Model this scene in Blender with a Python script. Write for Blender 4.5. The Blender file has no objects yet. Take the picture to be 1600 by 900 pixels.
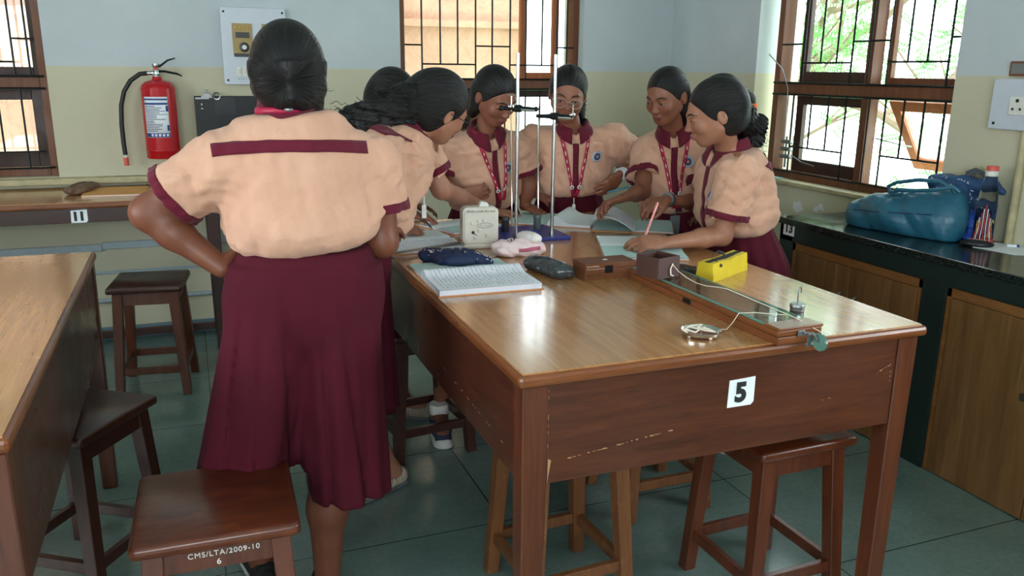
import bpy, bmesh, math, random
import numpy as np
from mathutils import Vector, Matrix
from mathutils.bvhtree import BVHTree
PI = math.pi
random.seed(7)
scene = bpy.context.scene
COL = scene.collection

# ------------------------------------------------------------ camera, world, sun, lights, exposure
def make_camera():
    f, pitch, yaw, roll = 1301.2, .25605, .36862, -.010685      # pixels of a 1600 wide frame, radians
    cy, sy, cp, sp = math.cos(yaw), math.sin(yaw), math.cos(pitch), math.sin(pitch)
    fwd = Vector((sy*cp, cy*cp, -sp)); right = Vector((cy, -sy, 0)); down = fwd.cross(right)
    cr, sr = math.cos(roll), math.sin(roll)
    r2 = cr*right + sr*down; d2 = -sr*right + cr*down
    cam = bpy.data.cameras.new('camera'); o = bpy.data.objects.new('camera', cam); COL.objects.link(o)
    m = Matrix((( r2.x, -d2.x, -fwd.x), (r2.y, -d2.y, -fwd.y), (r2.z, -d2.z, -fwd.z)))
    o.matrix_world = Matrix.Translation((0, 0, 1.5)) @ m.to_4x4()
    cam.sensor_width = 36; cam.lens = 36*f/1600; cam.clip_start = .05
    scene.camera = o
make_camera()
scene.view_settings.view_transform = 'Standard'; scene.view_settings.look = 'None'
scene.view_settings.gamma = 1; scene.view_settings.use_curve_mapping = False
scene.view_settings.exposure = 0.36
world = bpy.data.worlds.new('overcast_sky'); scene.world = world; world.use_nodes = True
_bg = world.node_tree.nodes['Background']; _bg.inputs[0].default_value = (.86, .95, 1.0, 1); _bg.inputs[1].default_value = 6.5
def sun(rot, energy, color, angle):
    l = bpy.data.lights.new('sun', 'SUN'); l.energy = energy; l.color = color; l.angle = angle
    o = bpy.data.objects.new('sun', l); COL.objects.link(o); o.rotation_euler = rot
sun((math.radians(42), 0, math.radians(-14)), 4.0, (1, .95, .88), math.radians(3))
def area_lamp(name, loc, rot, sx, sy, energy, color):      # rectangular area lamp for sky portals and added fill
    l = bpy.data.lights.new(name, 'AREA'); l.shape = 'RECTANGLE'; l.size = sx; l.size_y = sy
    l.energy = energy; l.color = color
    o = bpy.data.objects.new(name, l); COL.objects.link(o); o.location = loc; o.rotation_euler = rot
    return o
def portal(loc, rot, sx, sy):
    o = area_lamp('sky_portal', loc, rot, sx, sy, 1, (1, 1, 1)); o.data.cycles.is_portal = True
R90 = PI/2
portal((3.32, 3.3, 1.6), (0, R90, 0), 1.4, 1.3)            # right wall window
portal((1.8, 5.22, 1.6), (-R90, 0, 0), 1.3, 1.4)          # middle window of the far wall
portal((-1.25, 5.22, 1.6), (-R90, 0, 0), 1.3, 1.4)         # left window of the far wall
# added fill lamps out of view: rear wall, left wall, front of right wall
area_lamp('rear_fill_light', (-.9, -2.35, 1.75), (R90, 0, 0), 3.0, 1.3, 46, (.90, .96, 1.0))
area_lamp('left_fill_light', (-3.05, 1.2, 1.75), (0, -R90, 0), 1.3, 2.4, 26, (.90, .96, 1.0))
area_lamp('right_fill_light', (2.95, .4, 1.75), (0, R90, 0), 1.3, 1.5, 16, (.92, .97, 1.0))
cyc = scene.cycles
try:
    cyc.use_denoising = True; cyc.max_bounces = 7; cyc.diffuse_bounces = 4; cyc.glossy_bounces = 3
    cyc.transmission_bounces = 6; cyc.transparent_max_bounces = 8; cyc.sample_clamp_indirect = 6
    cyc.caustics_reflective = False; cyc.caustics_refractive = False
except Exception: pass
# ------------------------------------------------------------ materials
def lin(c):
    return tuple((x/12.92 if x <= .04045 else ((x+.055)/1.055)**2.4) for x in c)
def hexc(h):
    return lin(tuple(int(h[i:i+2], 16)/255 for i in (0, 2, 4)))
MATS = {}
class NT:
    """small wrapper for building node trees"""
    def __init__(s, name):
        s.m = bpy.data.materials.new(name); s.m.use_nodes = True; s.t = s.m.node_tree; s.n = s.t.nodes; s.l = s.t.links
        s.b = s.n['Principled BSDF']; s.out = s.n['Material Output']
        MATS[name] = s.m
    def new(s, t, **k):
        nd = s.n.new(t)
        for a, v in k.items(): setattr(nd, a, v)
        return nd
    def coord(s, kind='Object', scale=(1, 1, 1), rot=(0, 0, 0)):
        tc = s.new('ShaderNodeTexCoord'); mp = s.new('ShaderNodeMapping')
        mp.inputs['Scale'].default_value = scale; mp.inputs['Rotation'].default_value = rot
        s.l.new(tc.outputs[kind], mp.inputs[0]); return mp.outputs[0]
    def noise(s, vec, scale, detail=3, rough=.55, dist=0):
        nd = s.new('ShaderNodeTexNoise'); nd.inputs['Scale'].default_value = scale; nd.inputs['Detail'].default_value = detail
        nd.inputs['Roughness'].default_value = rough; nd.inputs['Distortion'].default_value = dist
        if vec is not None: s.l.new(vec, nd.inputs['Vector'])
        return nd.outputs[0]
    def ramp(s, fac, stops, interp='LINEAR'):
        r = s.new('ShaderNodeValToRGB'); r.color_ramp.interpolation = interp
        e = r.color_ramp.elements
        while len(e) < len(stops): e.new(.5)
        for i, (p, c) in enumerate(stops):
            e[i].position = p; e[i].color = (*c, 1) if len(c) == 3 else c
        s.l.new(fac, r.inputs[0]); return r.outputs[0]
    def mix(s, f, a, b, mode='MIX'):
        m = s.new('ShaderNodeMix', data_type='RGBA', blend_type=mode)
        for k, v in ((0, f), (6, a), (7, b)):
            if hasattr(v, 'is_output') or isinstance(v, bpy.types.NodeSocket): s.l.new(v, m.inputs[k])
            elif k == 0: m.inputs[0].default_value = v
            else: m.inputs[k].default_value = (*v, 1)
        return m.outputs[2]
    def math(s, op, a, b=0., c=None):
        m = s.new('ShaderNodeMath', operation=op)
        for k, v in ((0, a), (1, b), (2, c)):
            if v is None: continue
            if isinstance(v, bpy.types.NodeSocket): s.l.new(v, m.inputs[k])
            else: m.inputs[k].default_value = v
        return m.outputs[0]
    def sep(s, vec):
        x = s.new('ShaderNodeSeparateXYZ'); s.l.new(vec, x.inputs[0]); return x.outputs
    def set(s, color=None, rough=None, metal=None, spec=None, **k):
        def put(nm, v):
            if v is None: return
            if isinstance(v, bpy.types.NodeSocket): s.l.new(v, s.b.inputs[nm])
            elif isinstance(v, tuple): s.b.inputs[nm].default_value = (*v, 1) if len(v) == 3 else v
            else: s.b.inputs[nm].default_value = v
        put('Base Color', color); put('Roughness', rough); put('Metallic', metal); put('Specular IOR Level', spec)
        for a, v in k.items(): put(a, v)
    def bump(s, h, strength=.3, dist=.01):
        b = s.new('ShaderNodeBump'); b.inputs['Strength'].default_value = strength; b.inputs['Distance'].default_value = dist
        s.l.new(h, b.inputs['Height']); s.l.new(b.outputs[0], s.b.inputs['Normal'])
def plain(name, color, rough=.5, metal=0., spec=.5, vary=.12, nscale=18, bump=0., **k):
    t = NT(name); c = t.coord()
    n = t.noise(c, nscale, 4)
    dark = tuple(v*(1-vary) for v in color); lite = tuple(min(1, v*(1+vary)) for v in color)
    t.set(t.ramp(n, [(.3, dark), (.7, lite)]), rough, metal, spec, **k)
    if bump: t.bump(t.noise(c, nscale*6, 3), bump, .002)
    return t.m
def wood(name, a, b, scale=(18, 1.6, 18), rough=.35, streak=9, wear=None, spec=.5, coat=0.):
    t = NT(name); c = t.coord('Object', scale)
    n1 = t.noise(c, 1.6, 6, .62, .6); n2 = t.noise(c, streak, 3, .7)
    f = t.math('ADD', t.math('MULTIPLY', n1, .65), t.math('MULTIPLY', n2, .35))
    col = t.ramp(f, [(.32, a), (.52, tuple((x+y)/2 for x, y in zip(a, b))), (.7, b)])
    if wear is not None:
        w = t.noise(t.coord('Object', (1, 1, 1)), 6.5, 5, .7)
        col = t.mix(t.ramp(w, [(.58, (0, 0, 0)), (.78, (1, 1, 1))]), col, wear)
    r = t.ramp(t.noise(t.coord(), 5, 4), [(.3, (rough*.8,)*3), (.75, (min(1, rough*1.35),)*3)])
    t.set(col, r, 0., spec)
    t.b.inputs['Coat Weight'].default_value = coat; t.b.inputs['Coat Roughness'].default_value = .18
    t.bump(f, .12, .002)
    return t.m
def wall_mat(name, axis_noise=0, patches=None):
    t = NT(name); g = t.new('ShaderNodeNewGeometry'); z = t.sep(g.outputs['Position'])
    wob = t.math('MULTIPLY', t.math('SUBTRACT', t.noise(g.outputs['Position'], 9, 3), .5), .006)
    up = t.math('GREATER_THAN', t.math('ADD', z[2], wob), 1.497)
    n = t.noise(g.outputs['Position'], 1.3, 5, .6)
    upc = t.ramp(n, [(.3, hexc('b6bfc2')), (.7, hexc('c6ced1'))])
    loc = t.ramp(n, [(.3, hexc('bfbba0')), (.72, hexc('ccc8af'))])
    loc = t.mix(t.ramp(t.noise(g.outputs['Position'], 11, 5, .7), [(.66, (0, 0, 0)), (.72, (.5, .5, .5))]), loc, hexc('b5b094'))
    if patches:                                           # flaked paint showing white putty
        acc = None
        for (px, py, pz, r, st) in patches:
            v = t.new('ShaderNodeVectorMath', operation='DISTANCE')
            mp = t.new('ShaderNodeMapping'); t.l.new(g.outputs['Position'], mp.inputs[0])
            mp.inputs['Scale'].default_value = (1, 1, st)
            t.l.new(mp.outputs[0], v.inputs[0]); v.inputs[1].default_value = (px, py, pz*st)
            d = t.math('ADD', v.outputs['Value'], t.math('MULTIPLY', t.math('SUBTRACT', t.noise(g.outputs['Position'], 24, 3), .5), .075))
            q = t.math('LESS_THAN', d, r)
            acc = q if acc is None else t.math('MAXIMUM', acc, q)
        loc = t.mix(acc, loc, hexc('d8dcda'))
    t.set(t.mix(up, loc, upc), .78, 0., .25)
    t.bump(t.noise(g.outputs['Position'], 60, 4), .12, .004)
    return t.m
wall_mat('wall_paint')
wall_mat('wall_paint_flaked', 0, [(3.05, 3.62, .80, .035, 1.3), (3.05, 3.47, .815, .02, 1), (3.05, 3.44, .83, .018, 1), (3.05, 3.95, .70, .035, 1), (3.05, 3.92, .55, .06, .45), (3.05, 3.72, .74, .012, 1), (3.05, 3.80, .77, .014, 1), (3.05, 3.2, .80, .016, 1)])
plain('ceiling_paint', hexc('cfd6d8'), .8, vary=.03)
plain('skirting_paint', hexc('66808e'), .5, vary=.15, nscale=9)
plain('sill_paint', hexc('b5ab86'), .6, vary=.2, nscale=14, bump=.3)
plain('conduit_plastic', hexc('a9b8bf'), .45, vary=.06)
def floor_mat():
    t = NT('floor_stone'); g = t.new('ShaderNodeNewGeometry'); p = g.outputs['Position']
    n = t.noise(p, 2.6, 6, .65); n2 = t.noise(p, 46, 4, .7)
    c = t.ramp(t.math('ADD', t.math('MULTIPLY', n, .6), t.math('MULTIPLY', n2, .4)), [(.3, hexc('5a6d67')), (.5, hexc('697e77')), (.7, hexc('7c8f88'))])
    b = t.new('ShaderNodeTexBrick'); b.offset = 0; b.squash = 1
    b.inputs['Scale'].default_value = 1; b.inputs['Mortar Size'].default_value = .0022
    b.inputs['Brick Width'].default_value = .9; b.inputs['Row Height'].default_value = .6
    t.l.new(p, b.inputs['Vector'])
    c = t.mix(b.outputs['Fac'], c, hexc('25352f'))
    t.set(c, t.ramp(n, [(.25, (.10,)*3), (.75, (.24,)*3)]), 0., .5)
    t.bump(n2, .05, .002); return t.m
floor_mat()
RB = hexc
wood('table_side_wood', RB('3d1d12'), RB('63341d'), (2.2, 2.2, 26), .34, 7, coat=.25)
wood('table_side_wood_long', RB('3a1c12'), RB('5c3020'), (14, 1.3, 26), .30, 7, coat=.35)
wood('leg_wood', RB('3f1d11'), RB('6b381e'), (22, 22, 1.5), .36, 7, coat=.2)
wood('edge_wood', RB('5c3018'), RB('8a5028'), (3, 3, 30), .32, 6, coat=.3)
wood('dark_table_wood', RB('2a1611'), RB('44241a'), (2.5, 2.5, 24), .4, 7, coat=.1)
wood('stool_wood', RB('3c1a0f'), RB('6e3419'), (3, 20, 20), .33, 6, wear=RB('7b4526'), coat=.25)
wood('stool_leg_wood', RB('3d1b10'), RB('6c351b'), (20, 20, 1.8), .36, 6, coat=.2)
wood('stool_dark_wood', RB('2b140e'), RB('4a2417'), (4, 18, 18), .36, 6, coat=.25)
wood('stool_old_wood', RB('5a361f'), RB('87552f'), (18, 18, 1.6), .5, 8, wear=RB('9a6a3f'))
def laminate():
    t = NT('table_laminate'); c = t.coord('Object', (38, 1.3, 1), (0, 0, math.radians(1.5)))
    n = t.noise(c, 1.5, 6, .6, .1); n2 = t.noise(c, 7, 3, .6)
    f = t.math('ADD', t.math('MULTIPLY', n, .6), t.math('MULTIPLY', n2, .4))
    col = t.ramp(f, [(.3, RB('93623a')), (.46, RB('ab7949')), (.58, RB('b98754')), (.72, RB('c49462'))])
    rr = t.ramp(t.noise(t.coord(), 3.5, 5, .6), [(.3, (.20,)*3), (.7, (.30,)*3)])
    t.set(col, rr, 0., .55); t.bump(f, .006, .001); t.b.inputs['Coat Weight'].default_value = .8; t.b.inputs['Coat Roughness'].default_value = .13
laminate()
def cab_ply():
    t = NT('cabinet_ply'); c = t.coord('Object', (1, 16, 1.1))
    n = t.noise(c, 1.4, 6, .62, .4)
    col = t.ramp(n, [(.3, RB('634325')), (.55, RB('7c5833')), (.75, RB('8b6840'))])
    s = t.noise(t.coord('Object', (1, 12, .9)), 1.7, 5, .75)
    h = t.sep(t.coord('Object'))[2]
    col = t.mix(t.ramp(s, [(.6, (0, 0, 0)), (.74, (.55, .55, .5))]), col, RB('a98c63'))
    t.set(col, .5, 0., .35); t.bump(n, .1, .002)
cab_ply()
wood('cabinet_frame_wood', RB('6a4220'), RB('8d5e30'), (3, 3, 10), .5, 6)
def granite():
    t = NT('black_granite'); c = t.coord(); v = t.new('ShaderNodeTexVoronoi'); v.inputs['Scale'].default_value = 420
    t.l.new(c, v.inputs['Vector'])
    t.set(t.ramp(v.outputs['Color'], [(.0, RB('0d1412')), (.7, RB('18231f')), (.98, RB('46554e'))]), t.ramp(t.noise(c, 7, 4), [(.3, (.10,)*3), (.8, (.26,)*3)]), 0., .5)
granite()
plain('granite_front', hexc('1c2b27'), .35, vary=.25, nscale=160)
wood('window_wood', RB('56301b'), RB('7d4b2b'), (20, 20, 1.5), .5, 6)
wood('shutter_wood', RB('9a5530'), RB('bd7140'), (20, 20, 1.6), .55, 6)
wood('dark_window_wood', RB('2c1a14'), RB('452a1e'), (20, 20, 1.5), .5, 6)
plain('grille_iron', hexc('1d2324'), .45, .6, vary=.2)
def glass_mat(name, rough=0., tint=(1, 1, 1), frost=0.):
    t = NT(name)
    tr = t.new('ShaderNodeBsdfTransparent'); tr.inputs[0].default_value = (*tint, 1)
    gl = t.new('ShaderNodeBsdfGlossy'); gl.inputs['Roughness'].default_value = .03
    lw = t.new('ShaderNodeLayerWeight'); mx = t.new('ShaderNodeMixShader')
    fac = t.math('ADD', t.math('MULTIPLY', t.math('POWER', lw.outputs['Facing'], 4.), .5), .04)
    t.l.new(fac, mx.inputs[0]); t.l.new(tr.outputs[0], mx.inputs[1]); t.l.new(gl.outputs[0], mx.inputs[2])
    last = mx.outputs[0]
    if frost:
        tl = t.new('ShaderNodeBsdfTranslucent'); m2 = t.new('ShaderNodeMixShader')
        n = t.ramp(t.noise(t.coord(), 4, 5, .7), [(.35, (frost*.5,)*3), (.7, (frost,)*3)])
        t.l.new(n, m2.inputs[0]); t.l.new(last, m2.inputs[1]); t.l.new(tl.outputs[0], m2.inputs[2]); last = m2.outputs[0]
    t.l.new(last, t.out.inputs[0]); return t.m
glass_mat('window_glass', tint=(.96, .98, .97))
glass_mat('plate_glass', tint=(.86, .93, .90))
glass_mat('dusty_glass', tint=(.97, .97, .96), frost=.25)
for nm, col, ro, me in (
    ('steel', 'b8bcbc', .25, 1.), ('chrome', 'd6d8d8', .12, 1.), ('dull_steel', '8b8f90', .4, .9), ('black_metal', '17191b', .35, .5),
    ('badge_pale', 'c3cbd2', .6, 0.), ('badge_blue', '5a76a0', .6, 0.), ('badge_navy', '33415e', .6, 0.), ('glasses_clear', 'b9a79c', .2, 0.), ('red_enamel', 'b3121c', .18, 0.), ('black_rubber', '15171a', .5, 0.), ('white_plastic', 'dcdcd4', .4, 0.), ('cream_plastic', 'd3cfc2', .42, 0.),
    ('old_yellow_plastic', 'a08a55', .5, 0.), ('black_plastic', '14171b', .35, 0.), ('blue_board', '26307e', .4, 0.), ('maroon_cloth', '5e1229', .85, 0.),
    ('dark_maroon_cloth', '4a1424', .85, 0.), ('lanyard_red', 'a5163c', .5, 0.), ('paper_white', 'e6ebf0', .8, 0.), ('page_edge', 'cfd3dc', .85, 0.),
    ('cover_orange', 'c98a5a', .6, 0.), ('book_orange', 'd89a4e', .6, 0.), ('white_paint', 'e8e6df', .6, 0.), ('label_black', '20201e', .6, 0.),
    ('yellow_cloth', 'dcc531', .45, 0.), ('black_cloth', '1a1a1c', .8, 0.), ('navy_cloth', '16264a', .7, 0.), ('pink_fur', 'dfcaca', .9, 0.), ('white_fur', 'e6e1dd', .9, 0.),
    ('pink_zip', 'b05a70', .6, 0.), ('string_white', 'e3d9c5', .8, 0.), ('jute', 'a5805a', .9, 0.), ('box_purple_brown', '4a2f2a', .5, 0.),
    ('box_brown', '6b3f25', .45, 0.), ('teal_leather', '266178', .36, 0.), ('blue_floral', '2c4f7c', .6, 0.), ('blue_bag', '2b4fa6', .45, 0.),
    ('cap_red', 'd8574c', .4, 0.), ('pink_pen', 'e39a94', .35, 0.), ('eye_white', 'd9d4cc', .3, 0.), ('iris_dark', '1a0f0a', .15, 0.), ('brow_hair', '17110f', .7, 0.),
    ('orange_band', 'ef6a1c', .6, 0.), ('shoe_canvas', '26304a', .8, 0.), ('shoe_white', 'cfcfca', .6, 0.), ('sandal_tan', 'a79a88', .6, 0.), ('leaf_green', '6fae62', .6, 0.),
    ('leaf_pale', '9cc98a', .6, 0.), ('bark', '8a7565', .9, 0.), ('pale_bag_cloth', 'cbbf8c', .8, 0.), ('slate_grey', '3e4447', .45, 0.), ('board_black', '16191b', .5, 0.),
    ('grey_green_pot', '4a5654', .4, 0.), ('clear_teal_edge', '7fb8a8', .15, 0.), ('watch_white', 'cfd6dc', .3, 0.), ('brown_wallet', '6e5340', .6, 0.), ('brass', '9a7c3a', .4, .9),
    ('blue_print', '27408a', .6, 0.), ('grey_print', '5d6468', .6, 0.), ('cyan_card', '8fc9c2', .6, 0.), ('tattoo_green', 'a9b548', .6, 0.), ('coral_print', 'd0473f', .6, 0.)):
    plain(nm, hexc(col), ro, me, vary=.07)
def skin(name, c, dark):
    t = NT(name); k = t.coord()
    n = t.noise(k, 14, 4)
    t.set(t.ramp(n, [(.3, hexc(dark)), (.7, hexc(c))]), .46, 0., .4)
    t.b.inputs['Subsurface Weight'].default_value = .06; t.b.inputs['Subsurface Radius'].default_value = (.012, .005, .003)
    t.b.inputs['Subsurface Scale'].default_value = .5
    t.bump(t.noise(k, 220, 2), .06, .001)
skin('skin_deep', '7a4a36', '6c3f2d'); skin('skin_brown', '8f5c46', '7f4e3a'); skin('skin_tan', 'a5735b', '94634c'); skin('skin_warm', 'ad7a62', '9b6a53')
plain('lip_dark', hexc('7a423c'), .4); plain('lip_rose', hexc('9a5a55'), .4); plain('nail', hexc('b98a7c'), .3)
def fabric(name, a, b, rough=.8, weave=900, fold=.0, sheen=.3):
    t = NT(name); k = t.coord()
    n = t.noise(k, 7, 4)
    t.set(t.ramp(n, [(.3, hexc(a)), (.7, hexc(b))]), rough, 0., .25)
    t.b.inputs['Sheen Weight'].default_value = sheen; t.b.inputs['Sheen Roughness'].default_value = .5
    h = t.math('ADD', t.math('MULTIPLY', t.noise(k, weave, 1), .12), t.noise(k, 9, 3, .5, 1.2))
    t.bump(h, .55 if fold == 0 else fold, .012)
fabric('shirt_peach', 'c9997f', 'd6a88e', sheen=.15); fabric('skirt_maroon', '460d1c', '500f21', .9, fold=.2, sheen=.0); fabric('trim_maroon', '5a1226', '641529', .85, fold=.1, sheen=.1)
def hair_mat(name, wave=1.):
    t = NT(name); at = t.new('ShaderNodeAttribute', attribute_name='strand'); mp = t.new('ShaderNodeMapping'); mp.inputs['Scale'].default_value = (420, 16, 1)
    t.l.new(at.outputs['Vector'], mp.inputs[0]); n = t.noise(mp.outputs[0], 1., 3, .65, .3)
    mp2 = t.new('ShaderNodeMapping'); mp2.inputs['Scale'].default_value = (90, 7, 1); t.l.new(at.outputs['Vector'], mp2.inputs[0]); n2 = t.noise(mp2.outputs[0], 1., 3, .6, .6)
    t.set(t.ramp(n, [(.3, hexc('050506')), (.75, hexc('151213'))]), t.ramp(n, [(.3, (.30,)*3), (.7, (.5,)*3)]), 0., .34)
    t.bump(t.math('ADD', n, t.math('MULTIPLY', n2, 1.6)), .9, .004)
hair_mat('black_hair')
def curly_mat():
    t = NT('curly_hair'); k = t.coord(); n = t.noise(k, 70, 4, .7, 2.5)
    t.set(t.ramp(n, [(.3, hexc('08080a')), (.75, hexc('1e1a19'))]), .5, 0., .4); t.bump(n, .9, .01)
curly_mat()
def page_mat(name, bg, ink, rows, rot=0., density=.5):
    """ruled page with lines of small handwriting, in UV space"""
    t = NT(name); uv = t.coord('UV'); s = t.sep(uv)
    rowf = t.math('FRACT', t.math('MULTIPLY', s[1], float(rows)))
    rowid = t.math('FLOOR', t.math('MULTIPLY', s[1], float(rows)))
    inrow = t.math('MULTIPLY', t.math('GREATER_THAN', rowf, .25), t.math('LESS_THAN', rowf, .72))
    cb = t.new('ShaderNodeCombineXYZ'); t.l.new(t.math('MULTIPLY', s[0], 55.), cb.inputs[0]); t.l.new(t.math('MULTIPLY', rowid, 3.7), cb.inputs[1]); t.l.new(t.math('MULTIPLY', rowf, 1.4), cb.inputs[2])
    n = t.noise(cb.outputs[0], 1.6, 2, .6, 1.2)
    cb2 = t.new('ShaderNodeCombineXYZ'); t.l.new(t.math('MULTIPLY', s[0], 7.), cb2.inputs[0]); t.l.new(t.math('MULTIPLY', rowid, 9.1), cb2.inputs[1])
    w = t.noise(cb2.outputs[0], 1., 1)
    ink_m = t.math('MULTIPLY', t.math('MULTIPLY', t.math('GREATER_THAN', n, .52), t.math('LESS_THAN', n, .60)), inrow)
    ink_m = t.math('MULTIPLY', ink_m, t.math('GREATER_THAN', w, 1-density-.08))
    mg = t.math('MULTIPLY', t.math('GREATER_THAN', s[0], .07), t.math('LESS_THAN', s[0], .94))
    mg = t.math('MULTIPLY', mg, t.math('MULTIPLY', t.math('GREATER_THAN', s[1], .05), t.math('LESS_THAN', s[1], .95)))
    ink_m = t.math('MULTIPLY', ink_m, mg)
    line = t.math('GREATER_THAN', rowf, .93)
    c = t.mix(t.math('MULTIPLY', line, .35), hexc(bg), hexc('9db6cf'))
    t.set(t.mix(t.math('MULTIPLY', ink_m, .85), c, hexc(ink)), .8, 0., .2)
page_mat('page_written', 'e4e9f0', '2c3550', 24, density=.55)
page_mat('page_sparse', 'dfe8ea', '2c3a50', 22, density=.2)
page_mat('page_teal', 'b7d4d0', '33504e', 22, density=.12)
def outer_wall():
    t = NT('peach_outer_wall'); g = t.new('ShaderNodeNewGeometry'); p = g.outputs['Position']
    n = t.noise(p, 1.1, 6, .65); cr = t.noise(p, 2.2, 8, .75, 1.6)
    c = t.ramp(n, [(.3, hexc('a87c68')), (.5, hexc('b98f7a')), (.7, hexc('c7a08b'))])
    c = t.mix(t.ramp(cr, [(.49, (0, 0, 0)), (.5, (.5,)*3), (.51, (0, 0, 0))]), c, hexc('7d5a49'))
    t.set(c, .9, 0., .1)
outer_wall()
M = MATS
# ------------------------------------------------------------ mesh helpers
def tag(o, label=None, cat=None, group=None, kind=None):
    if label: o['label'] = label
    if cat: o['category'] = cat
    if group: o['group'] = group
    if kind: o['kind'] = kind
    return o
def wloc(o):
    v = Vector((0, 0, 0))
    while o is not None: v += o.location; o = o.parent
    return v
def empty(name, loc, label=None, cat=None, group=None, rz=0.):
    o = bpy.data.objects.new(name, None); COL.objects.link(o); o.location = loc; o.rotation_euler.z = rz; o.empty_display_size = .1
    return tag(o, label, cat, group)
class MB:
    """collects shapes into one mesh"""
    def __init__(s): s.v = []; s.f = []; s.mi = []; s.uv = {}; s.cur = 0; s.mats = []
    def mat(s, name):
        if name not in s.mats: s.mats.append(name)
        s.cur = s.mats.index(name); return s
    def add(s, vs, fs):
        n = len(s.v); s.v += [tuple(v) for v in vs]
        for f in fs: s.f.append(tuple(i+n for i in f)); s.mi.append(s.cur)
        return n
    def box(s, x0, x1, y0, y1, z0, z1, b=0., T=None):
        bm = bmesh.new(); bmesh.ops.create_cube(bm, size=1)
        for v in bm.verts: v.co = Vector(((x0+x1)/2+v.co.x*(x1-x0), (y0+y1)/2+v.co.y*(y1-y0), (z0+z1)/2+v.co.z*(z1-z0)))
        if b: bmesh.ops.bevel(bm, geom=bm.edges[:], offset=min(b, (x1-x0)/2.2, (y1-y0)/2.2, (z1-z0)/2.2), segments=2, profile=.5, affect='EDGES')
        s.bm(bm, T)
        return s
    def bm(s, bm, T=None):
        bm.verts.index_update()
        s.add([(T @ v.co) if T else v.co.copy() for v in bm.verts], [[v.index for v in f.verts] for f in bm.faces]); bm.free()
    def frustum(s, p0, p1, w0, w1, b=0.):
        """square tapered post between two points; w = (x, y) half widths at each end"""
        p0, p1 = Vector(p0), Vector(p1)
        vs = []
        for p, w in ((p0, w0), (p1, w1)):
            for a, c in ((-1, -1), (1, -1), (1, 1), (-1, 1)): vs.append((p.x+a*w[0], p.y+c*w[1], p.z))
        bm = bmesh.new(); bv = [bm.verts.new(v) for v in vs]
        for f in ((3, 2, 1, 0), (4, 5, 6, 7), (0, 1, 5, 4), (1, 2, 6, 5), (2, 3, 7, 6), (3, 0, 4, 7)): bm.faces.new([bv[i] for i in f])
        bmesh.ops.recalc_face_normals(bm, faces=bm.faces[:])
        if b: bmesh.ops.bevel(bm, geom=bm.edges[:], offset=b, segments=1, affect='EDGES')
        s.bm(bm); return s
    def tube(s, pts, r, seg=8, cap=True, flat=None):
        """round tube through points; r a number or a list; flat = ratio for an oval section"""
        P = [Vector(p) for p in pts]; n = len(P); rr = r if isinstance(r, (list, tuple)) else [r]*n
        up = None; rings = []
        for i in range(n):
            t = (P[min(i+1, n-1)]-P[max(i-1, 0)])
            if t.length < 1e-9: t = Vector((0, 0, 1))
            t.normalize()
            if up is None: up = t.orthogonal().normalized()
            up = (up - t*up.dot(t))
            if up.length < 1e-6: up = t.orthogonal()
            up.normalize(); w = t.cross(up)
            rings.append([P[i] + rr[i]*(math.cos(2*PI*k/seg)*up + (flat or 1)*math.sin(2*PI*k/seg)*w) for k in range(seg)])
        vs = [v for R in rings for v in R]; fs = []
        for i in range(n-1):
            for k in range(seg): fs.append((i*seg+k, i*seg+(k+1) % seg, (i+1)*seg+(k+1) % seg, (i+1)*seg+k))
        if cap: fs += [tuple(reversed(range(seg))), tuple((n-1)*seg+k for k in range(seg))]
        s.add(vs, fs); return s
    def lathe(s, prof, seg=24, c=(0, 0, 0), T=None):
        """profile [(r, z)...] revolved about z"""
        vs = []; fs = []; n = len(prof)
        for (r, z) in prof:
            for k in range(seg):
                v = Vector((c[0]+r*math.cos(2*PI*k/seg), c[1]+r*math.sin(2*PI*k/seg), c[2]+z)); vs.append(T @ v if T else v)
        for i in range(n-1):
            for k in range(seg): fs.append((i*seg+k, i*seg+(k+1) % seg, (i+1)*seg+(k+1) % seg, (i+1)*seg+k))
        if prof[0][0] > 1e-6: fs.append(tuple(reversed(range(seg))))
        if prof[-1][0] > 1e-6: fs.append(tuple((n-1)*seg+k for k in range(seg)))
        s.add(vs, fs); return s
    def ell(s, c, r, T=None, seg=16, ring=10):
        vs = []; fs = []
        for i in range(ring+1):
            a = PI*i/ring
            for k in range(seg):
                v = Vector((c[0]+r[0]*math.sin(a)*math.cos(2*PI*k/seg), c[1]+r[1]*math.sin(a)*math.sin(2*PI*k/seg), c[2]-r[2]*math.cos(a)))
                vs.append(T @ v if T else v)
        for i in range(ring):
            for k in range(seg): fs.append((i*seg+k, i*seg+(k+1) % seg, (i+1)*seg+(k+1) % seg, (i+1)*seg+k))
        s.add(vs, fs); return s
    def quad(s, a, b, c, d): s.add([a, b, c, d], [(0, 1, 2, 3)]); return s
    def prism(s, poly, y0, y1, T=None):
        """polygon in x,z extruded along y"""
        n = len(poly); vs = [(x, y0, z) for x, z in poly]+[(x, y1, z) for x, z in poly]
        if T: vs = [T @ Vector(v) for v in vs]
        fs = [tuple(range(n)), tuple(reversed(range(n, 2*n)))]+[(i, (i+1) % n, n+(i+1) % n, n+i) for i in range(n)]
        s.add(vs, fs); return s
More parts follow.
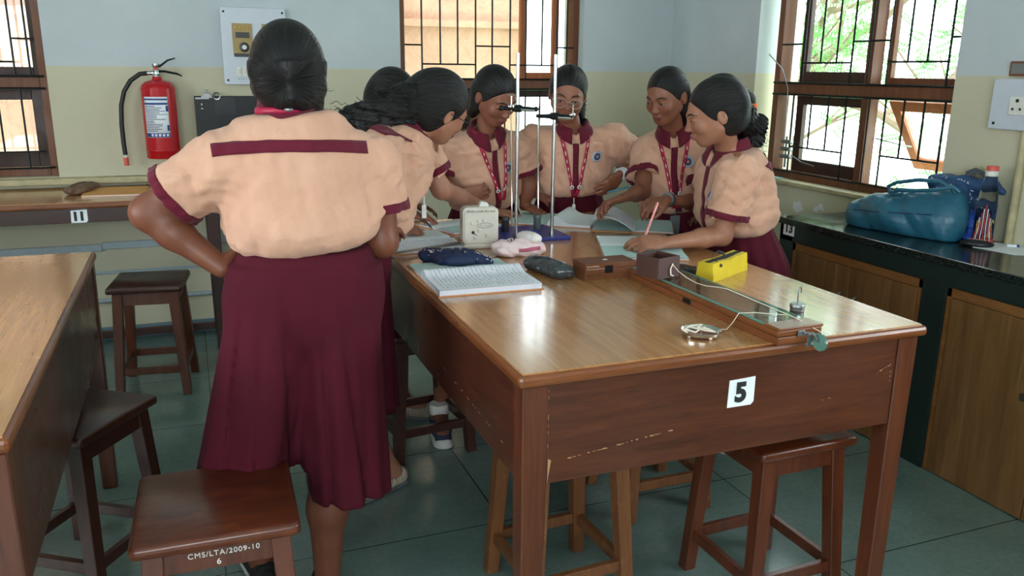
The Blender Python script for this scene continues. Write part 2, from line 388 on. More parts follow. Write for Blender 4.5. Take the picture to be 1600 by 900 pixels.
    def build(s, name, mat=None, parent=None, local=False, smooth=False, angle=40, loc=None):
        me = bpy.data.meshes.new(name)
        off = Vector((0, 0, 0))
        if parent is not None and not local: off = wloc(parent)
        elif loc is not None: off = Vector(loc)
        me.from_pydata([tuple(Vector(v)-off) for v in s.v], [], s.f)
        if s.mats:
            for m in s.mats: me.materials.append(M[m])
            me.polygons.foreach_set('material_index', s.mi)
        elif mat: me.materials.append(M[mat])
        bm = bmesh.new(); bm.from_mesh(me); bmesh.ops.remove_doubles(bm, verts=bm.verts[:], dist=1e-6); bmesh.ops.recalc_face_normals(bm, faces=bm.faces[:]); bm.to_mesh(me); bm.free()
        if smooth:
            me.polygons.foreach_set('use_smooth', [True]*len(me.polygons))
            try: me.set_sharp_from_angle(angle=math.radians(angle))
            except Exception: pass
        o = bpy.data.objects.new(name, me); COL.objects.link(o)
        if parent is not None: o.parent = parent
        elif loc is not None: o.location = loc
        return o
def text_mesh(name, body, size, mat, parent, origin, ux, uy, depth=.0008, align='CENTER', thick=0., shear=0., font_space=1.):
    """flat raised lettering; origin, ux, uy in world space"""
    cu = bpy.data.curves.new('lettering', 'FONT'); cu.body = body; cu.size = size; cu.extrude = depth/2; cu.align_x = align; cu.align_y = 'CENTER'
    cu.offset = thick; cu.shear = shear; cu.space_character = font_space
    t = bpy.data.objects.new('lettering', cu); COL.objects.link(t)
    dg = bpy.context.evaluated_depsgraph_get(); me = bpy.data.meshes.new_from_object(t.evaluated_get(dg))
    bpy.data.objects.remove(t)
    ux, uy = Vector(ux).normalized(), Vector(uy).normalized(); n = ux.cross(uy)
    R = Matrix((ux, uy, n)).transposed().to_4x4(); R.translation = Vector(origin)-(wloc(parent) if parent else Vector())
    me.transform(R); me.materials.clear(); me.materials.append(M[mat])
    o = bpy.data.objects.new(name, me); COL.objects.link(o); o.parent = parent
    return o
def copy_tree(o, parent=None):
    c = o.copy(); COL.objects.link(c); c.parent = parent
    for ch in list(o.children): copy_tree(ch, c)
    return c
def add_mod_bevel(o, w, seg=2):
    m = o.modifiers.new('edge', 'BEVEL'); m.width = w; m.segments = seg; m.limit_method = 'ANGLE'; return o
# ------------------------------------------------------------ room shell
def struct(o): o['kind'] = 'structure'; return o
X0, X1, Y0, Y1, ZC = -3.2, 3.05, -2.5, 5.0, 3.0
struct(MB().box(X0-.3, X1+.3, Y0-.3, Y1+.3, -.12, 0).build('floor', 'floor_stone'))
struct(MB().box(X0-.3, X1+.3, Y0-.3, Y1+.3, ZC, ZC+.15).build('ceiling', 'ceiling_paint'))
TH = .30
def wall(name, axis, plane, sgn, u0, u1, openings, mat):
    """wall with rectangular openings (u0, u1, z0, z1); axis 'y' = plane at constant y"""
    mb = MB(); cuts = sorted({u0, u1} | {o[0] for o in openings} | {o[1] for o in openings})
    def put(a, b, z0, z1):
        lo, hi = sorted((plane, plane+sgn*TH))
        if axis == 'y': mb.box(a, b, lo, hi, z0, z1)
        else: mb.box(lo, hi, a, b, z0, z1)
    for a, b in zip(cuts, cuts[1:]):
        op = [o for o in openings if o[0] <= a+1e-6 and o[1] >= b-1e-6]
        if op: put(a, b, 0, op[0][2]); put(a, b, op[0][3], ZC)
        else: put(a, b, 0, ZC)
    return struct(mb.build(name, mat))
ZW0, ZW1 = .925, 2.30
wall('wall_far', 'y', Y1, 1, X0, X1, [(-1.85, -.655, ZW0, ZW1), (1.21, 2.40, ZW0, ZW1)], 'wall_paint')
wall('wall_right', 'x', X1, 1, Y0, Y1+TH, [(2.72, 4.08, ZW0, ZW1), (-.4, 1.2, 1.0, ZW1)], 'wall_paint_flaked')
wall('wall_left', 'x', X0, -1, Y0, Y1+TH, [(0, 2.4, 1.0, ZW1)], 'wall_paint')
wall('wall_rear', 'y', Y0, -1, X0-TH, X1+TH, [(-2.4, .6, 1.0, ZW1)], 'wall_paint')  # unseen rear and side openings are made up for the fill lamps
for nm, b in (('baseboard_far', (X0, X1, Y1-.012, Y1, 0, .075)), ('baseboard_right', (X1-.012, X1, Y0, Y1, 0, .075)), ('baseboard_left', (X0, X0+.012, Y0, Y1, 0, .075))):
    struct(MB().box(*b, .003).build(nm, 'skirting_paint'))
# flat trunking and a pipe run along the far wall under the side table
for k, (a, b, z0, z1) in enumerate(((X0, -.49, .513, .553), (-.488, .9, .522, .562))):
    struct(MB().box(a, b, Y1-.022, Y1, z0, z1, .004).build('trim_%d' % (k+1), 'conduit_plastic'))
o = struct(MB().tube([(X0, 4.972, .235), (1.0, 4.972, .235)], .0125, 10).build('trim_3', 'conduit_plastic', smooth=True))
for k, z in enumerate((.38,)):
    struct(MB().box(-1.2, .5, Y1-.008, Y1, z, z+.018, .002).build('trim_4', 'conduit_plastic'))
struct(MB().box(-1.95, .42, Y1-.075, Y1, ZW0-.035, ZW0-.002, .006).build('trim_5', 'sill_paint'))
struct(MB().box(X1-.018, X1+.2, 2.66, 4.13, ZW0-.02, ZW0+.003, .005).build('trim_6', 'sill_paint'))
o = struct(MB().tube([(3.035, 2.345, .5), (3.035, 2.345, ZC)], .016, 10).build('trim_7', 'sill_paint', smooth=True))

def window(name, T, u0, u1, z0, z1, zr, mull, bars_up, hor_up, bars_lo, hor_lo, panes, frame='window_wood'):
    """T maps (u, w, z) -> world; w = depth outward from the wall face"""
    loc = T((u0+u1)/2, .1, z0); root = struct(empty(name, loc))
    def bx(mb, a, b, w0, w1, c, d, bev=.003):
        p, q = T(a, w0, c), T(b, w1, d)
        mb.box(min(p[0], q[0]), max(p[0], q[0]), min(p[1], q[1]), max(p[1], q[1]), min(p[2], q[2]), max(p[2], q[2]), bev)
    fr = MB(); W = .045
    for a, b, c, d in ((u0+W, u1-W, z0, z0+.04), (u0+W, u1-W, z1-.04, z1), (u0, u0+W, z0, z1), (u1-W, u1, z0, z1), (u0+W, u1-W, zr, zr+.055)):
        bx(fr, a, b, .07, .15, c, d)
    for m, zz0, zz1 in mull: bx(fr, m-.022, m+.022, .075, .145, zz0, zz1)
    f = fr.build('window_frame', frame, root)
    g = MB()
    def rod(a, c, b, d, r=.0055): g.tube([T(a, .055, c), T(b, .055, d)], r, 6)
    for u, a, b in bars_up: rod(u, a, u, b)
    for a, b, z in hor_up: rod(a, z, b, z, .005)
    for u, a, b in bars_lo: rod(u, a, u, b)
    for a, b, z in hor_lo: rod(a, z, b, z, .005)
    for a, b in ((zr+.058, zr+.058), (z0+.045, z0+.045), (zr-.004, zr-.004)): rod(u0+.02, a, u1-.02, b, .006)
    g.build('window_grille', 'grille_iron', root, smooth=True)
    for (a, b, c, d, mat, gl, sw) in panes:          # shutters: stiles and rails around one pane of glass
        s = MB(); w = sw
        for p in ((a+w, b-w, c, c+w*1.25), (a+w, b-w, d-w, d), (a, a+w, c, d), (b-w, b, c, d)): bx(s, p[0], p[1], .16, .19, p[2], p[3], .003)
        so = s.build('window_sash', mat, root)
        p = MB(); bx(p, a+w, b-w, .173, .177, c+w, d-w, 0); p.build('pane', gl, root)
    return root
Tf = lambda u, w, z: (u, Y1+w, z)
Tr = lambda u, w, z: (X1+w, u, z)
U0, U1 = 1.21, 2.40
# middle window, far wall
w2 = window('window_2', Tf, U0, U1, ZW0, ZW1, 1.385, [(1.70, ZW0, 1.385)],
    [(1.356, 1.44, 2.28), (1.471, 1.53, 2.28), (1.581, 1.53, 2.28), (1.696, 1.44, 2.28), (1.804, 1.44, 2.28), (1.922, 1.44, 2.28), (2.029, 1.44, 2.28), (2.138, 1.53, 2.28), (2.24, 1.44, 2.28), (2.31, 1.44, 2.28)],
    [(1.25, 1.356, 1.64), (1.356, 1.696, 1.53), (1.696, 1.922, 1.64), (1.922, 2.24, 1.53), (2.24, 2.36, 1.64)],
    [(1.32, ZW0+.04, 1.385), (1.43, 1.1, 1.385), (1.54, ZW0+.04, 1.385), (1.65, ZW0+.04, 1.385), (1.78, ZW0+.04, 1.385), (1.89, 1.1, 1.385), (2.03, ZW0+.04, 1.385), (2.13, ZW0+.04, 1.385), (2.23, 1.1, 1.385)],
    [(1.32, 1.54, 1.1), (1.78, 2.0, 1.1), (2.13, 2.34, 1.1)],
    [(2.03, 2.30, 1.43, 2.26, 'shutter_wood', 'window_glass', .045), (1.26, 1.68, .96, 1.38, 'dark_window_wood', 'dusty_glass', .05), (1.74, 2.34, .96, 1.38, 'dark_window_wood', 'window_glass', .05)])
# left window, far wall
w1 = window('window_1', Tf, -1.85, -.655, ZW0, ZW1, 1.385, [(-1.25, ZW0, ZW1)],
    [(-.735, 1.44, 2.28), (-.805, 1.44, 2.28), (-.90, 1.515, 2.28), (-1.0, 1.515, 2.28), (-1.1, 1.44, 2.28), (-1.2, 1.44, 2.28), (-1.4, 1.44, 2.28), (-1.5, 1.5, 2.28), (-1.6, 1.5, 2.28), (-1.7, 1.44, 2.28)],
    [(-.805, -.70, 1.63), (-1.1, -.805, 1.515), (-1.7, -1.4, 1.5)],
    [(-.793, .965, 1.385), (-.90, 1.055, 1.385), (-1.0, 1.055, 1.385), (-1.1, .965, 1.385), (-1.4, .965, 1.385), (-1.5, .965, 1.385), (-1.6, .965, 1.385)],
    [(-1.1, -.71, 1.055)],
    [(-1.23, -.70, .965, 1.38, 'dark_window_wood', 'window_glass', .06), (-1.80, -1.27, .965, 1.38, 'dark_window_wood', 'window_glass', .06), (-1.23, -.70, 1.445, 2.26, 'dark_window_wood', 'window_glass', .035)])
# window of the right wall
w3 = window('window_3', Tr, 2.72, 4.0, ZW0, ZW1, 1.39, [(3.30, ZW0, ZW1)],
    [(3.75, 1.45, 2.28), (3.618, 1.552, 2.28), (3.502, 1.552, 2.28), (3.396, 1.45, 2.28), (3.278, 1.45, 2.28), (3.157, 1.45, 2.28), (3.042, 1.555, 2.28), (2.93, 1.555, 2.28), (2.815, 1.45, 2.28)],
    [(3.396, 3.75, 1.552), (3.157, 3.396, 1.653), (2.815, 3.157, 1.555), (2.74, 2.815, 1.657), (3.75, 3.93, 1.65)],
    [(3.80, .965, 1.39), (3.655, 1.108, 1.39), (3.525, 1.108, 1.39), (3.40, .965, 1.39), (3.245, .965, 1.39), (3.141, .965, 1.39), (3.028, 1.118, 1.39), (2.912, 1.118, 1.39), (2.80, .965, 1.39)],
    [(3.40, 3.80, 1.108), (2.80, 3.141, 1.118)],
    [(3.34, 3.90, 1.445, 2.26, 'dark_window_wood', 'window_glass', .05), (2.76, 3.27, 1.445, 2.26, 'window_wood', 'window_glass', .03), (3.34, 3.90, .96, 1.385, 'dark_window_wood', 'window_glass', .055)])
# the lower right sash hangs open outwards
def open_sash(parent):
    s = MB(); hinge = Vector((3.24, 3.25, 1.37)); ang = math.radians(33)
    def pt(v, t, w): # v along y, t down the sash, w thickness
        return Vector((3.24+math.sin(ang)*t+math.cos(ang)*w, v, 1.37-math.cos(ang)*t+math.sin(ang)*w))
    def bar(v0, v1, t0, t1):
        vs = [pt(v, t, w) for v in (v0, v1) for t in (t0, t1) for w in (0, .03)]
        s.add(vs, [(0, 1, 3, 2), (4, 6, 7, 5), (0, 4, 5, 1), (2, 3, 7, 6), (0, 2, 6, 4), (1, 5, 7, 3)])
    bar(2.80, 3.21, 0, .055); bar(2.80, 3.21, .34, .40); bar(2.75, 2.80, 0, .40); bar(3.21, 3.26, 0, .40)
    so = s.build('window_sash', 'shutter_wood', parent)
    p = MB(); p.quad(pt(2.8, .05, .012), pt(3.21, .05, .012), pt(3.21, .34, .012), pt(2.8, .34, .012)); p.build('pane', 'dusty_glass', parent)
    q = MB(); q.tube([(3.19, 3.27, 1.19), (3.30, 3.21, 1.16), (3.36, 3.20, 1.15)], .004, 6); q.build('stay', 'dull_steel', parent, smooth=True)
open_sash(w3)
# window catch hardware and a loose wire on the left jamb of that window
q = MB(); q.tube([(3.06, 3.985, 1.60), (3.09, 3.90, 1.52), (3.10, 3.85, 1.42), (3.10, 3.84, 1.25), (3.10, 3.84, 1.1)], .003, 6)
for z in (1.04, 1.08, 1.12): q.box(3.09, 3.115, 3.78, 3.86, z, z+.022, .004)
q.tube([(3.10, 3.82, .99), (3.10, 3.82, 1.16)], .006, 8); q.tube([(3.09, 3.76, 1.06), (3.11, 3.70, 1.03), (3.11, 3.6, 1.02)], .004, 6)
q.build('window_catch', 'dull_steel', w3, smooth=True)
# made-up windows out of view, built around the added fill lamps
def simple_window(name, T, u0, u1, z0, z1):
    root = struct(empty(name, T((u0+u1)/2, .1, z0))); fr = MB()
    for a, b, c, d in ((u0, u1, z0, z0+.05), (u0, u1, z1-.05, z1), (u0, u0+.05, z0, z1), (u1-.05, u1, z0, z1), ((u0+u1)/2-.025, (u0+u1)/2+.025, z0, z1)):
        p, q = T(a, .18, c), T(b, .24, d)
        fr.box(min(p[0], q[0]), max(p[0], q[0]), min(p[1], q[1]), max(p[1], q[1]), c, d, .003)
    fr.build('window_frame', 'window_wood', root); return root
simple_window('added_window_4', lambda u, w, z: (u, Y0-w, z), -2.4, .6, 1.0, ZW1)
simple_window('added_window_5', lambda u, w, z: (X0-w, u, z), 0, 2.4, 1.0, ZW1)
simple_window('added_window_6', Tr, -.4, 1.2, 1.0, ZW1)

# ------------------------------------------------------------ outside
struct(MB().box(X0-.3, X1+.3, Y0-.3, Y1+.3, ZC+.16, 14).build('sky_blocker', 'wall_paint'))  # unseen block added above the room to cut the sky light outside
struct(MB().box(X0-.3, X1+.1, Y1+.3, Y1+.95, ZW1+.12, ZW1+.2).build('shade_slab', 'ceiling_paint'))  # unseen slab added over the far windows to shade the outer wall
ow = MB(); ow.box(-4.5, 3.0, 7.6, 8.0, -1, 14); ow.box(-4.5, 3.03, 7.54, 7.6, 1.87, 1.93)  # wall carried up out of view to narrow the sky and darken the gap
tag(ow.build('neighbouring_wall', 'peach_outer_wall'), kind='structure')
struct(MB().box(-12, 16, 5.6, 22, -1.2, -1.0).build('ground', 'leaf_pale'))
struct(MB().box(3.6, 22, -6, 5.6, -1.2, -1.0).build('ground_side', 'leaf_pale'))
def tree(loc, h, spread, n, seed, label, lean=(0, 0)):
    rnd = random.Random(seed); root = empty('tree', loc, label, 'tree', 'trees outside the window')
    tr = MB(); L = Vector(loc); tips = []
    def branch(p, d, l, r, lev):
        pts = [p]; 
        for i in range(4):
            d = (d+Vector((rnd.uniform(-.2, .2), rnd.uniform(-.2, .2), rnd.uniform(-.08, .14)))).normalized(); pts.append(pts[-1]+d*l/4)
        tr.tube(pts, [r*(1-.12*i) for i in range(5)], 7)
        if lev == 0: tips.extend(pts[2:]); return
        for k in range(4 if lev > 1 else 5):
            a = rnd.uniform(0, 2*PI); e = Vector((math.cos(a), math.sin(a), rnd.uniform(.0, .7)))
            branch(pts[rnd.choice((2, 3, 4))], (d*.5+e*.9*spread).normalized(), l*.68, r*.5, lev-1)
    branch(L, Vector((lean[0], lean[1], 1)).normalized(), h*.5, .10, 3)
    tr.build('trunk', 'bark', root, smooth=True)
    lf = MB()
    for i in range(n):
        t = rnd.choice(tips); c = t+Vector((rnd.gauss(0, .16), rnd.gauss(0, .16), rnd.gauss(0, .12)))
        ax = Vector((rnd.gauss(0, 1), rnd.gauss(0, 1), rnd.gauss(0, .5))).normalized(); sd = ax.orthogonal().normalized()
        sd = (sd*math.cos(rnd.random()*6)+ax.cross(sd)*math.sin(rnd.random()*6)).normalized()
        lf.mat('leaf_green' if rnd.random() < .6 else 'leaf_pale')
        for k in range(5):                # compound leaf: leaflets both sides of a stalk
            q = c+ax*.022*k
            for s_ in (-1, 1):
                e = q+sd*s_*.045+ax*.012
                lf.add([q, q+ax*.012+sd*s_*.02, e, q-ax*.008+sd*s_*.022], [(0, 1, 2, 3)])
    o = lf.build('foliage', None, root); o['kind'] = 'stuff'; return root
tree((6.0, 6.9, -1.0), 4.8, 1.0, 2300, 3, 'leafy tree with a forked trunk outside the right wall window', (.0, -.05))
tree((8.4, 2.4, -1.0), 5.2, 1.1, 2300, 11, 'spreading tree seen through the open sash of the right wall window', (-.05, .1))
tree((5.6, 4.6, -1.0), 3.4, 1.2, 1300, 23, 'low young tree close outside the right wall window')
# ------------------------------------------------------------ furniture
def lab_table(name, label, x0, x1, y0, y1, h, ap_bottom, side='table_side_wood', overhang=.03, near_apron=None):
    root = empty(name, ((x0+x1)/2, (y0+y1)/2, 0), label, 'table')
    t = MB(); t.box(x0+.012, x1-.012, y0+.012, y1-.012, h-.004, h+.0005, .0); top = t.build('table_top', 'table_laminate', root)
    e = MB(); e.box(x0, x1, y0, y1, h-.03, h-.003, .009); e.build('edge_band', 'edge_wood', root)
    a0, a1, b0, b1 = x0+overhang, x1-overhang, y0+overhang, y1-overhang; L = .062
    na = ap_bottom if near_apron is None else near_apron
    for (c, d, zb, m) in (((a0+L, b0+.006), (a1-L, b0+.028), na, side), ((a0+L, b1-.028), (a1-L, b1-.006), ap_bottom, side),
                       ((a0+.006, b0+L), (a0+.028, b1-L), ap_bottom, side+'_long' if side == 'table_side_wood' else side), ((a1-.028, b0+L), (a1-.006, b1-L), ap_bottom, side+'_long' if side == 'table_side_wood' else side)):
        p = MB(); p.box(c[0], d[0], c[1], d[1], zb, h-.03, .002); p.build('apron', m, root)
    for cx in (a0+L/2, a1-L/2):
        for cy in (b0+L/2, b1-L/2):
            l = MB(); l.frustum((cx, cy, 0), (cx, cy, h-.031), (L/2*.8, L/2*.8), (L/2, L/2), .003); l.build('leg', 'leg_wood' if side != 'dark_table_wood' else side, root)
    return root
T5 = lab_table('lab_table', 'large wooden lab table with 5 on its front apron and the experiment on top', .61, 1.745, 1.53, 3.42, .875, .604, overhang=.014)
def sticker(parent, x, y, z, w, h, txt, size, normal='y', name='number_sticker'):
    s = MB()
    if normal == 'y': poly = [(-w/2, -h/2), (w/2-.008, -h/2), (w/2, -h/2+.008), (w/2, h/2), (-w/2+.002, h/2-.003)]; s.prism([(x+a, z+b) for a, b in poly], y-.0015, y)
    o = s.build(name, 'paper_white', parent)
    text_mesh('numeral', txt, size, 'label_black', o, (x-.002, y-.0022, z-.002), (1, 0, 0), (0, 0, 1), .0004, thick=.0035)
    return o
sticker(T5, 1.192, 1.550, .757, .075, .072, '5', .066)
# worn scratches on the aprons
sc = MB()
rr = random.Random(5)
for (xa, za, xb, zb, n) in ((.70, .655, 1.02, .688, 26), (1.42, .70, 1.47, .705, 5), (1.61, .755, 1.66, .775, 6), (1.655, .69, 1.657, .775, 7)):
    for k in range(n):
        f = k/n; x = xa+(xb-xa)*f; z = za+(zb-za)*f; l = rr.uniform(.3, 1.0)*max(abs(xb-xa), .004)/n; hh = rr.uniform(.0006, .003) if abs(xb-xa) > .01 else (zb-za)/n*.4
        if rr.random() < .62: sc.box(x, x+max(l, .0015), 1.5492, 1.5504, z-hh/2, z+hh/2)
for z in np.linspace(.66, .84, 12):
    if rr.random() < .6: sc.box(.6868, .6882, 1.5495, 1.5504, z, z+rr.uniform(.003, .012))
sc.prism([(.6875, .605), (.696, .66), (.6885, .665)], 1.5495, 1.5504)
sc.build('scratches', 'jute', T5)['kind'] = 'stuff'
sc = MB()
for k in range(30):
    f = k/30; y = 1.66+.55*f; z = .655+.02*f
    if rr.random() < .6: sc.box(.6294, .6303, y, y+rr.uniform(.004, .018), z, z+.0009)
for z in np.linspace(.62, .85, 14):
    if rr.random() < .6: sc.box(.6294, .6303, 1.6045, 1.6055, z, z+rr.uniform(.003, .012))
sc.build('scratches', 'jute', T5)['kind'] = 'stuff'
TL = lab_table('lab_table', 'wooden lab table cut off at the photo\'s left edge, its near corner closest', -1.45, -.332, 1.55, 3.17, .875, .55, overhang=.008)
T11 = lab_table('lab_table', 'dark framed lab table with 11 on its apron, standing against the far wall', -1.75, .135, 4.36, 4.96, .875, .775, 'dark_table_wood', .02)
sticker(T11, -.513, 4.3855, .807, .072, .062, '11', .056)
b = MB(); b.box(-1.68, .06, 4.87, 4.90, .045, .085, .003); b.build('stretcher', 'dark_table_wood', T11)

# stools
def make_stool(seatm, legm, h=.53, w=.33, d=.33, rounded=.012, spread=.03):
    root = empty('wooden_stool', (0, 0, 0)); root['category'] = 'stool'; root['group'] = 'wooden lab stools'
    P = []
    for cx, cy, a0 in ((w/2-rounded, d/2-rounded, 0), (-w/2+rounded, d/2-rounded, PI/2), (-w/2+rounded, -d/2+rounded, PI), (w/2-rounded, -d/2+rounded, 1.5*PI)):
        for k in range(6): P.append((cx, cy, a0+PI/2*k/5))
    s = MB(); n = len(P); rings = []
    for ins, z in ((.004, h-.028), (0, h-.024), (0, h-.009), (.002, h-.004), (.008, h), (None, h)):
        if ins is None: continue
        rings.append([(cx+(rounded-ins)*math.cos(a), cy+(rounded-ins)*math.sin(a), z) for cx, cy, a in P])
    vs = [v for R in rings for v in R]; m_ = len(rings)
    s.add(vs, [(i*n+k, i*n+(k+1) % n, (i+1)*n+(k+1) % n, (i+1)*n+k) for i in range(m_-1) for k in range(n)]+[tuple(reversed(range(n))), tuple((m_-1)*n+k for k in range(n))])
    s.build('seat', seatm, root, local=True, smooth=True, angle=50)
    a, c = w/2-.045, d/2-.045; A, C = a+spread, c+spread; t = .022
    for sy in (-1, 1):
        ap = MB(); ap.box(-a, a, sy*(c+.006)-.009, sy*(c+.006)+.009, h-.028-.062, h-.0285, .001); ap.build('apron', legm, root, local=True)
        ap = MB(); ap.box(sy*(a+.006)-.009, sy*(a+.006)+.009, -c, c, h-.028-.062, h-.0285, .001); ap.build('apron', legm, root, local=True)
    for sx in (-1, 1):
        for sy in (-1, 1):
            l = MB(); l.frustum((sx*A, sy*C, 0), (sx*a, sy*c, h-.0285), (t*.86, t*.86), (t, t), .002); l.build('leg', legm, root, local=True)
    z = .125; f = 1-z/h; X = a+(A-a)*f; Y = c+(C-c)*f
    for s_ in (-1, 1):
        q = MB(); q.box(-X, X, s_*Y-.010, s_*Y+.010, z-.017, z+.017, .002); q.build('stretcher', legm, root, local=True)
        q = MB(); q.box(s_*X-.010, s_*X+.010, -Y, Y, z-.017, z+.017, .002); q.build('stretcher', legm, root, local=True)
    return root
proto = make_stool('stool_wood', 'stool_leg_wood', w=.352, d=.352, rounded=.018)
spr = [('near', proto)]
def put_stool(src, x, y, rz, label, first=False):
    o = src if first else copy_tree(src)
    o.location = (x, y, 0); o.rotation_euler.z = math.radians(rz); o['label'] = label; return o
s_near = put_stool(proto, -.008, 1.875, -1.5, 'nearest brown stool with white painted lettering on its apron', True)
s_near.scale = (1, 1, 1)
dark = make_stool('stool_dark_wood', 'stool_dark_wood', w=.34, d=.34)
put_stool(dark, -.385, 2.56, 56.5, 'dark brown stool turned at an angle, half under the left table', True)
st2 = make_stool('stool_dark_wood', 'stool_leg_wood', w=.325, d=.335)
put_stool(st2, -.225, 4.165, -7, 'brown stool standing alone in front of the table numbered 11', True)
red = make_stool('stool_wood', 'stool_leg_wood', w=.325, d=.335)
put_stool(red, 1.50, 1.80, 1.5, 'reddish stool whose bright seat edge sticks out below the number 5', True)
old = make_stool('stool_old_wood', 'stool_old_wood', w=.33, d=.33)
put_stool(old, .925, 2.0, 3, 'worn paler stool pushed under the near left corner of the table numbered 5', True)
put_stool(old, 1.46, 2.40, 0, 'worn stool deep under the table numbered 5, behind the reddish stool')
put_stool(dark, .80, 3.10, 7, 'dark stool beside the feet at the far left end of the table numbered 5')
bpy.context.view_layer.update()
for ch in s_near.children:
    if ch.name.startswith('apron'): pass
def stool_lettering():
    c, s = math.cos(math.radians(-1.5)), math.sin(math.radians(-1.5))
    o = text_mesh('lettering', 'CMS/LTA/2009-10', .0175, 'white_paint', None, (0.0, 0, 0), (1, 0, 0), (0, 0, 1), .0012, thick=0, font_space=1.14)
    o.parent = s_near; o.location = (.012, -.1466, .476)
    o = text_mesh('lettering', '6', .020, 'white_paint', None, (0, 0, 0), (1, 0, 0), (0, 0, 1), .0012, thick=0)
    o.parent = s_near; o.location = (.0, -.1466, .4545)
stool_lettering()

# granite counter with cabinets along the right wall
XC = 2.587; CT = .845
cnt = empty('granite_counter', (2.8, 1.3, 0), 'black granite work counter with a 13 sticker on its end post', 'counter')
q = MB(); q.box(XC-.012, X1-.001, -.6, 3.185, CT-.03, CT, .004); q.build('countertop', 'black_granite', cnt)
q = MB(); q.box(XC, XC+.03, -.6, 3.175, CT-.105, CT-.031, .002); q.build('front_fascia', 'granite_front', cnt)
for y0, y1 in ((3.085, 3.175), (2.215, 2.325), (1.28, 1.36), (.3, .4), (-.6, -.5)):
    q = MB(); q.box(XC, X1-.002, y0, y1, 0, CT-.106 if y0 < 3 else CT-.031, .002); q.build('post', 'granite_front', cnt)
st = MB(); st.box(XC-.0022, XC-.0004, 3.075, 3.15, .765, .83); so = st.build('number_sticker', 'paper_white', cnt)
text_mesh('numeral', '13', .056, 'label_black', so, (XC-.0028, 3.112, .797), (0, -1, 0), (0, 0, 1), .0004, thick=.0025)
def cabinet(label, y0, y1, doors, handle=True):
    r = empty('base_cabinet', ((XC+X1)/2, (y0+y1)/2, 0), label, 'cabinet')
    z1 = CT-.108
    q = MB(); q.box(XC+.02, X1-.01, y0+.002, y1-.002, .001, z1, .002)
    q.mat('cabinet_frame_wood'); q.build('cabinet_body', None, r)
    f = MB()
    for a, b, c, d in ((y0+.002, y1-.002, z1-.035, z1), (y0+.002, y0+.022, .002, z1), (y1-.022, y1-.002, .002, z1)): f.box(XC+.006, XC+.022, a, b, c, d, .0015)
    f.build('face_frame', 'cabinet_frame_wood', r)
    n = doors; w = (y1-y0-.048)/n
    for k in range(n):
        a = y0+.024+k*w
        d = MB(); d.box(XC+.003, XC+.019, a+.002, a+w-.002, .006, z1-.037, .002); do = d.build('door', 'cabinet_ply', r)
        hy = a+.045 if k == n-1 and n > 1 else a+w-.045
        if n == 1: hy = a+.045
        hh = MB(); hh.tube([(XC+.003, hy, .50), (XC-.022, hy, .515), (XC-.028, hy, .54), (XC-.022, hy, .565), (XC+.003, hy, .58)], .005, 8); hh.build('handle', 'dull_steel', do, smooth=True)
    return r
cabinet('worn plywood cabinet under the counter below the bags, behind the table', 2.325, 3.085, 2)
cb = cabinet('tall worn plywood cabinet with a curved steel handle and a hasp, beside the black post', 1.36, 2.215, 2)
cabinet('plywood cabinet under the counter beyond the photo\'s edge', .4, 1.28, 2)
lk = MB(); lk.box(XC-.004, XC+.003, 1.80, 1.86, .425, .45, .002); lk.tube([(XC-.005, 1.785, .43), (XC-.022, 1.79, .437), (XC-.022, 1.82, .437), (XC-.005, 1.83, .437)], .005, 8)
lk.tube([(XC-.008, 1.79, .425), (XC-.010, 1.80, .37), (XC-.010, 1.785, .33)], .0012, 5); lk.build('hasp', 'dull_steel', cb, smooth=True)
